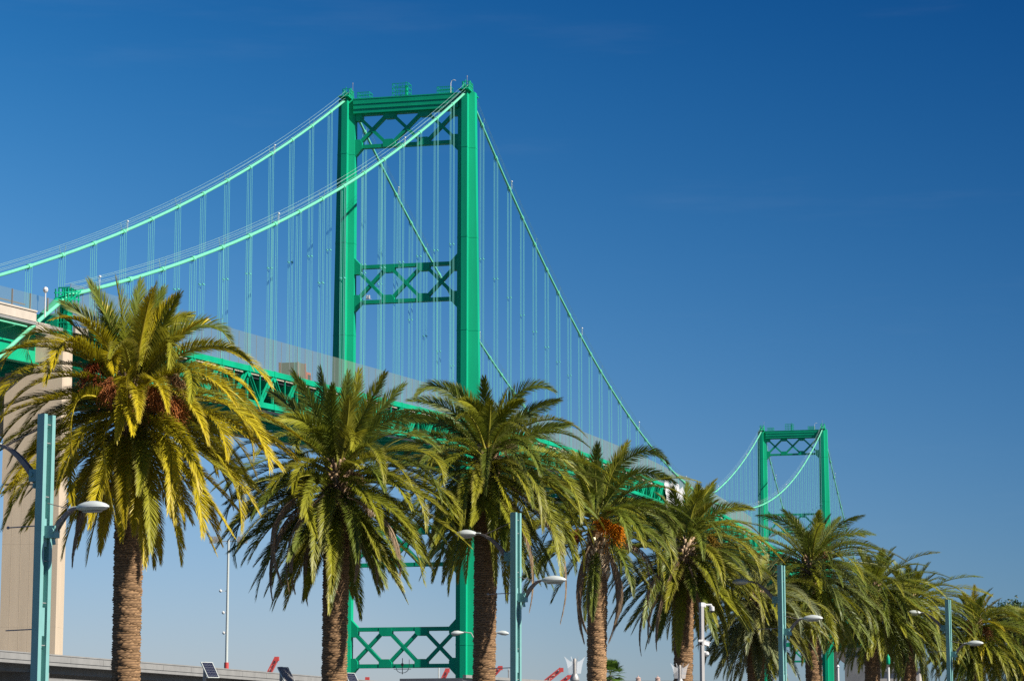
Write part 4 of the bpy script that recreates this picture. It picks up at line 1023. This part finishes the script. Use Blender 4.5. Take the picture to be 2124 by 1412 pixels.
for x, y, D, nm, lb in ((910, 1383, 420, 'flag_pole', 'thin white pole just left of a red crane boom'), (1738, 1384, 96, 'post', 'thin pale post beside the far tower leg base'), (1055, 1392, 240, 'antenna', 'thin dark antenna rod left of the second lamp post')):
    t = dep(x, y, D); m = MB(); r = 2.4*D/FPX if nm == 'post' else 1.3*D/FPX
    m.tube([(0,0,0),(0,0,t[2])], r, 8); m.lathe([(r,0),(r*1.5,.02*D/50),(r*.3,.06*D/50)], (0,0,t[2]), 8)
    o = m.build(nm, M['white'] if nm != 'antenna' else M['galv'], smooth=True, loc=(t[0], t[1], 0)); tag(o, lb, nm.replace('_', ' '))

# ------------------------------------------------------------------ light and camera
EL = R(40); SUNV = Vector((math.cos(R(13.85+12)), -math.sin(R(13.85+12)), 0))   # 12 degrees in front of the bridge's right side
sd_ = Vector((SUNV.x*math.cos(EL), SUNV.y*math.cos(EL), math.sin(EL)))
sun = bpy.data.lights.new('sun', 'SUN'); sun.energy = 5.0; sun.angle = R(.53); sun.color = (1, .95, .86)
so = bpy.data.objects.new('sun', sun); col.objects.link(so); so.rotation_euler = sd_.to_track_quat('Z', 'Y').to_euler(); so.location = (60, -30, 90)
w = bpy.data.worlds.new('World'); scene.world = w; w.use_nodes = True
nt = w.node_tree; N = nt.nodes; bg = N['Background']
sky = N.new('ShaderNodeTexSky'); sky.sky_type = 'NISHITA'; sky.sun_disc = False
sky.sun_elevation = EL; sky.sun_rotation = math.atan2(SUNV.x, SUNV.y)
sky.air_density = 1.0; sky.dust_density = .3; sky.ozone_density = 3.0; sky.altitude = 0
bg.inputs['Strength'].default_value = .051
# polarised clear sky: the sky texture graded per channel by the direction in the sky
L = nt.links
tc = N.new('ShaderNodeTexCoord'); sx = N.new('ShaderNodeSeparateXYZ'); L.new(tc.outputs['Generated'], sx.inputs[0])
def mth(op, a, b=None, c=None):
    n = N.new('ShaderNodeMath'); n.operation = op
    for i, v in enumerate((a, b, c)):
        if v is None: continue
        if isinstance(v, (int, float)): n.inputs[i].default_value = v
        else: L.new(v, n.inputs[i])
    return n.outputs[0]
def clampv(v, lo, hi): return mth('MINIMUM', mth('MAXIMUM', v, lo), hi)
z = clampv(sx.outputs['Z'], 0.0, .46)
xx = mth('MAXIMUM', clampv(sx.outputs['X'], -.26, .26), mth('SUBTRACT', mth('MULTIPLY', z, -.9), .02))
cmb = N.new('ShaderNodeCombineColor')
for ch, (a, b, c, d) in enumerate(((-.115, -3.054, -19.497, -2.847), (-.076, -.689, -5.451, -1.707), (.228, -.715, -1.402, -1.157))):
    e = mth('ADD', mth('ADD', mth('MULTIPLY', mth('ADD', mth('MULTIPLY', z, c), b), z), a), mth('MULTIPLY', xx, d))
    L.new(mth('EXPONENT', e), cmb.inputs[ch])
mul = N.new('ShaderNodeMix'); mul.data_type = 'RGBA'; mul.blend_type = 'MULTIPLY'; mul.inputs[0].default_value = 1
L.new(sky.outputs[0], mul.inputs[6]); L.new(cmb.outputs[0], mul.inputs[7]); 
# faint high wisps
mp = N.new('ShaderNodeMapping'); mp.inputs['Scale'].default_value = (5, 5, 38); mp.inputs['Rotation'].default_value = (0, .06, .3); L.new(tc.outputs['Generated'], mp.inputs[0])
nz = N.new('ShaderNodeTexNoise'); nz.inputs['Scale'].default_value = 1.0; nz.inputs['Detail'].default_value = 5; nz.inputs['Roughness'].default_value = .6; L.new(mp.outputs[0], nz.inputs['Vector'])
wr = N.new('ShaderNodeMapRange'); wr.interpolation_type = 'SMOOTHSTEP'; L.new(nz.outputs['Fac'], wr.inputs['Value'])
for k, v in (('From Min', .56), ('From Max', .80), ('To Min', 0.0), ('To Max', .03)): wr.inputs[k].default_value = v
wm = N.new('ShaderNodeMix'); wm.data_type = 'RGBA'; L.new(wr.outputs[0], wm.inputs[0]); L.new(mul.outputs[2], wm.inputs[6]); wm.inputs[7].default_value = (7.5, 8.5, 9.5, 1)
L.new(wm.outputs[2], bg.inputs['Color'])

cam = bpy.data.cameras.new('camera'); co = bpy.data.objects.new('camera', cam); col.objects.link(co)
cam.sensor_fit = 'HORIZONTAL'; cam.sensor_width = 36; cam.lens = 36*FPX/2124
cam.clip_start = .5; cam.clip_end = 30000
co.location = (0, 0, EYE); co.rotation_euler = (math.pi/2+PITCH, 0, 0)
scene.camera = co
scene.view_settings.view_transform = 'Standard'; scene.view_settings.look = 'None'
scene.view_settings.exposure = .65; scene.view_settings.gamma = 1
scene.cycles.max_bounces = 6; scene.cycles.transparent_max_bounces = 16
scene.cycles.use_denoising = False
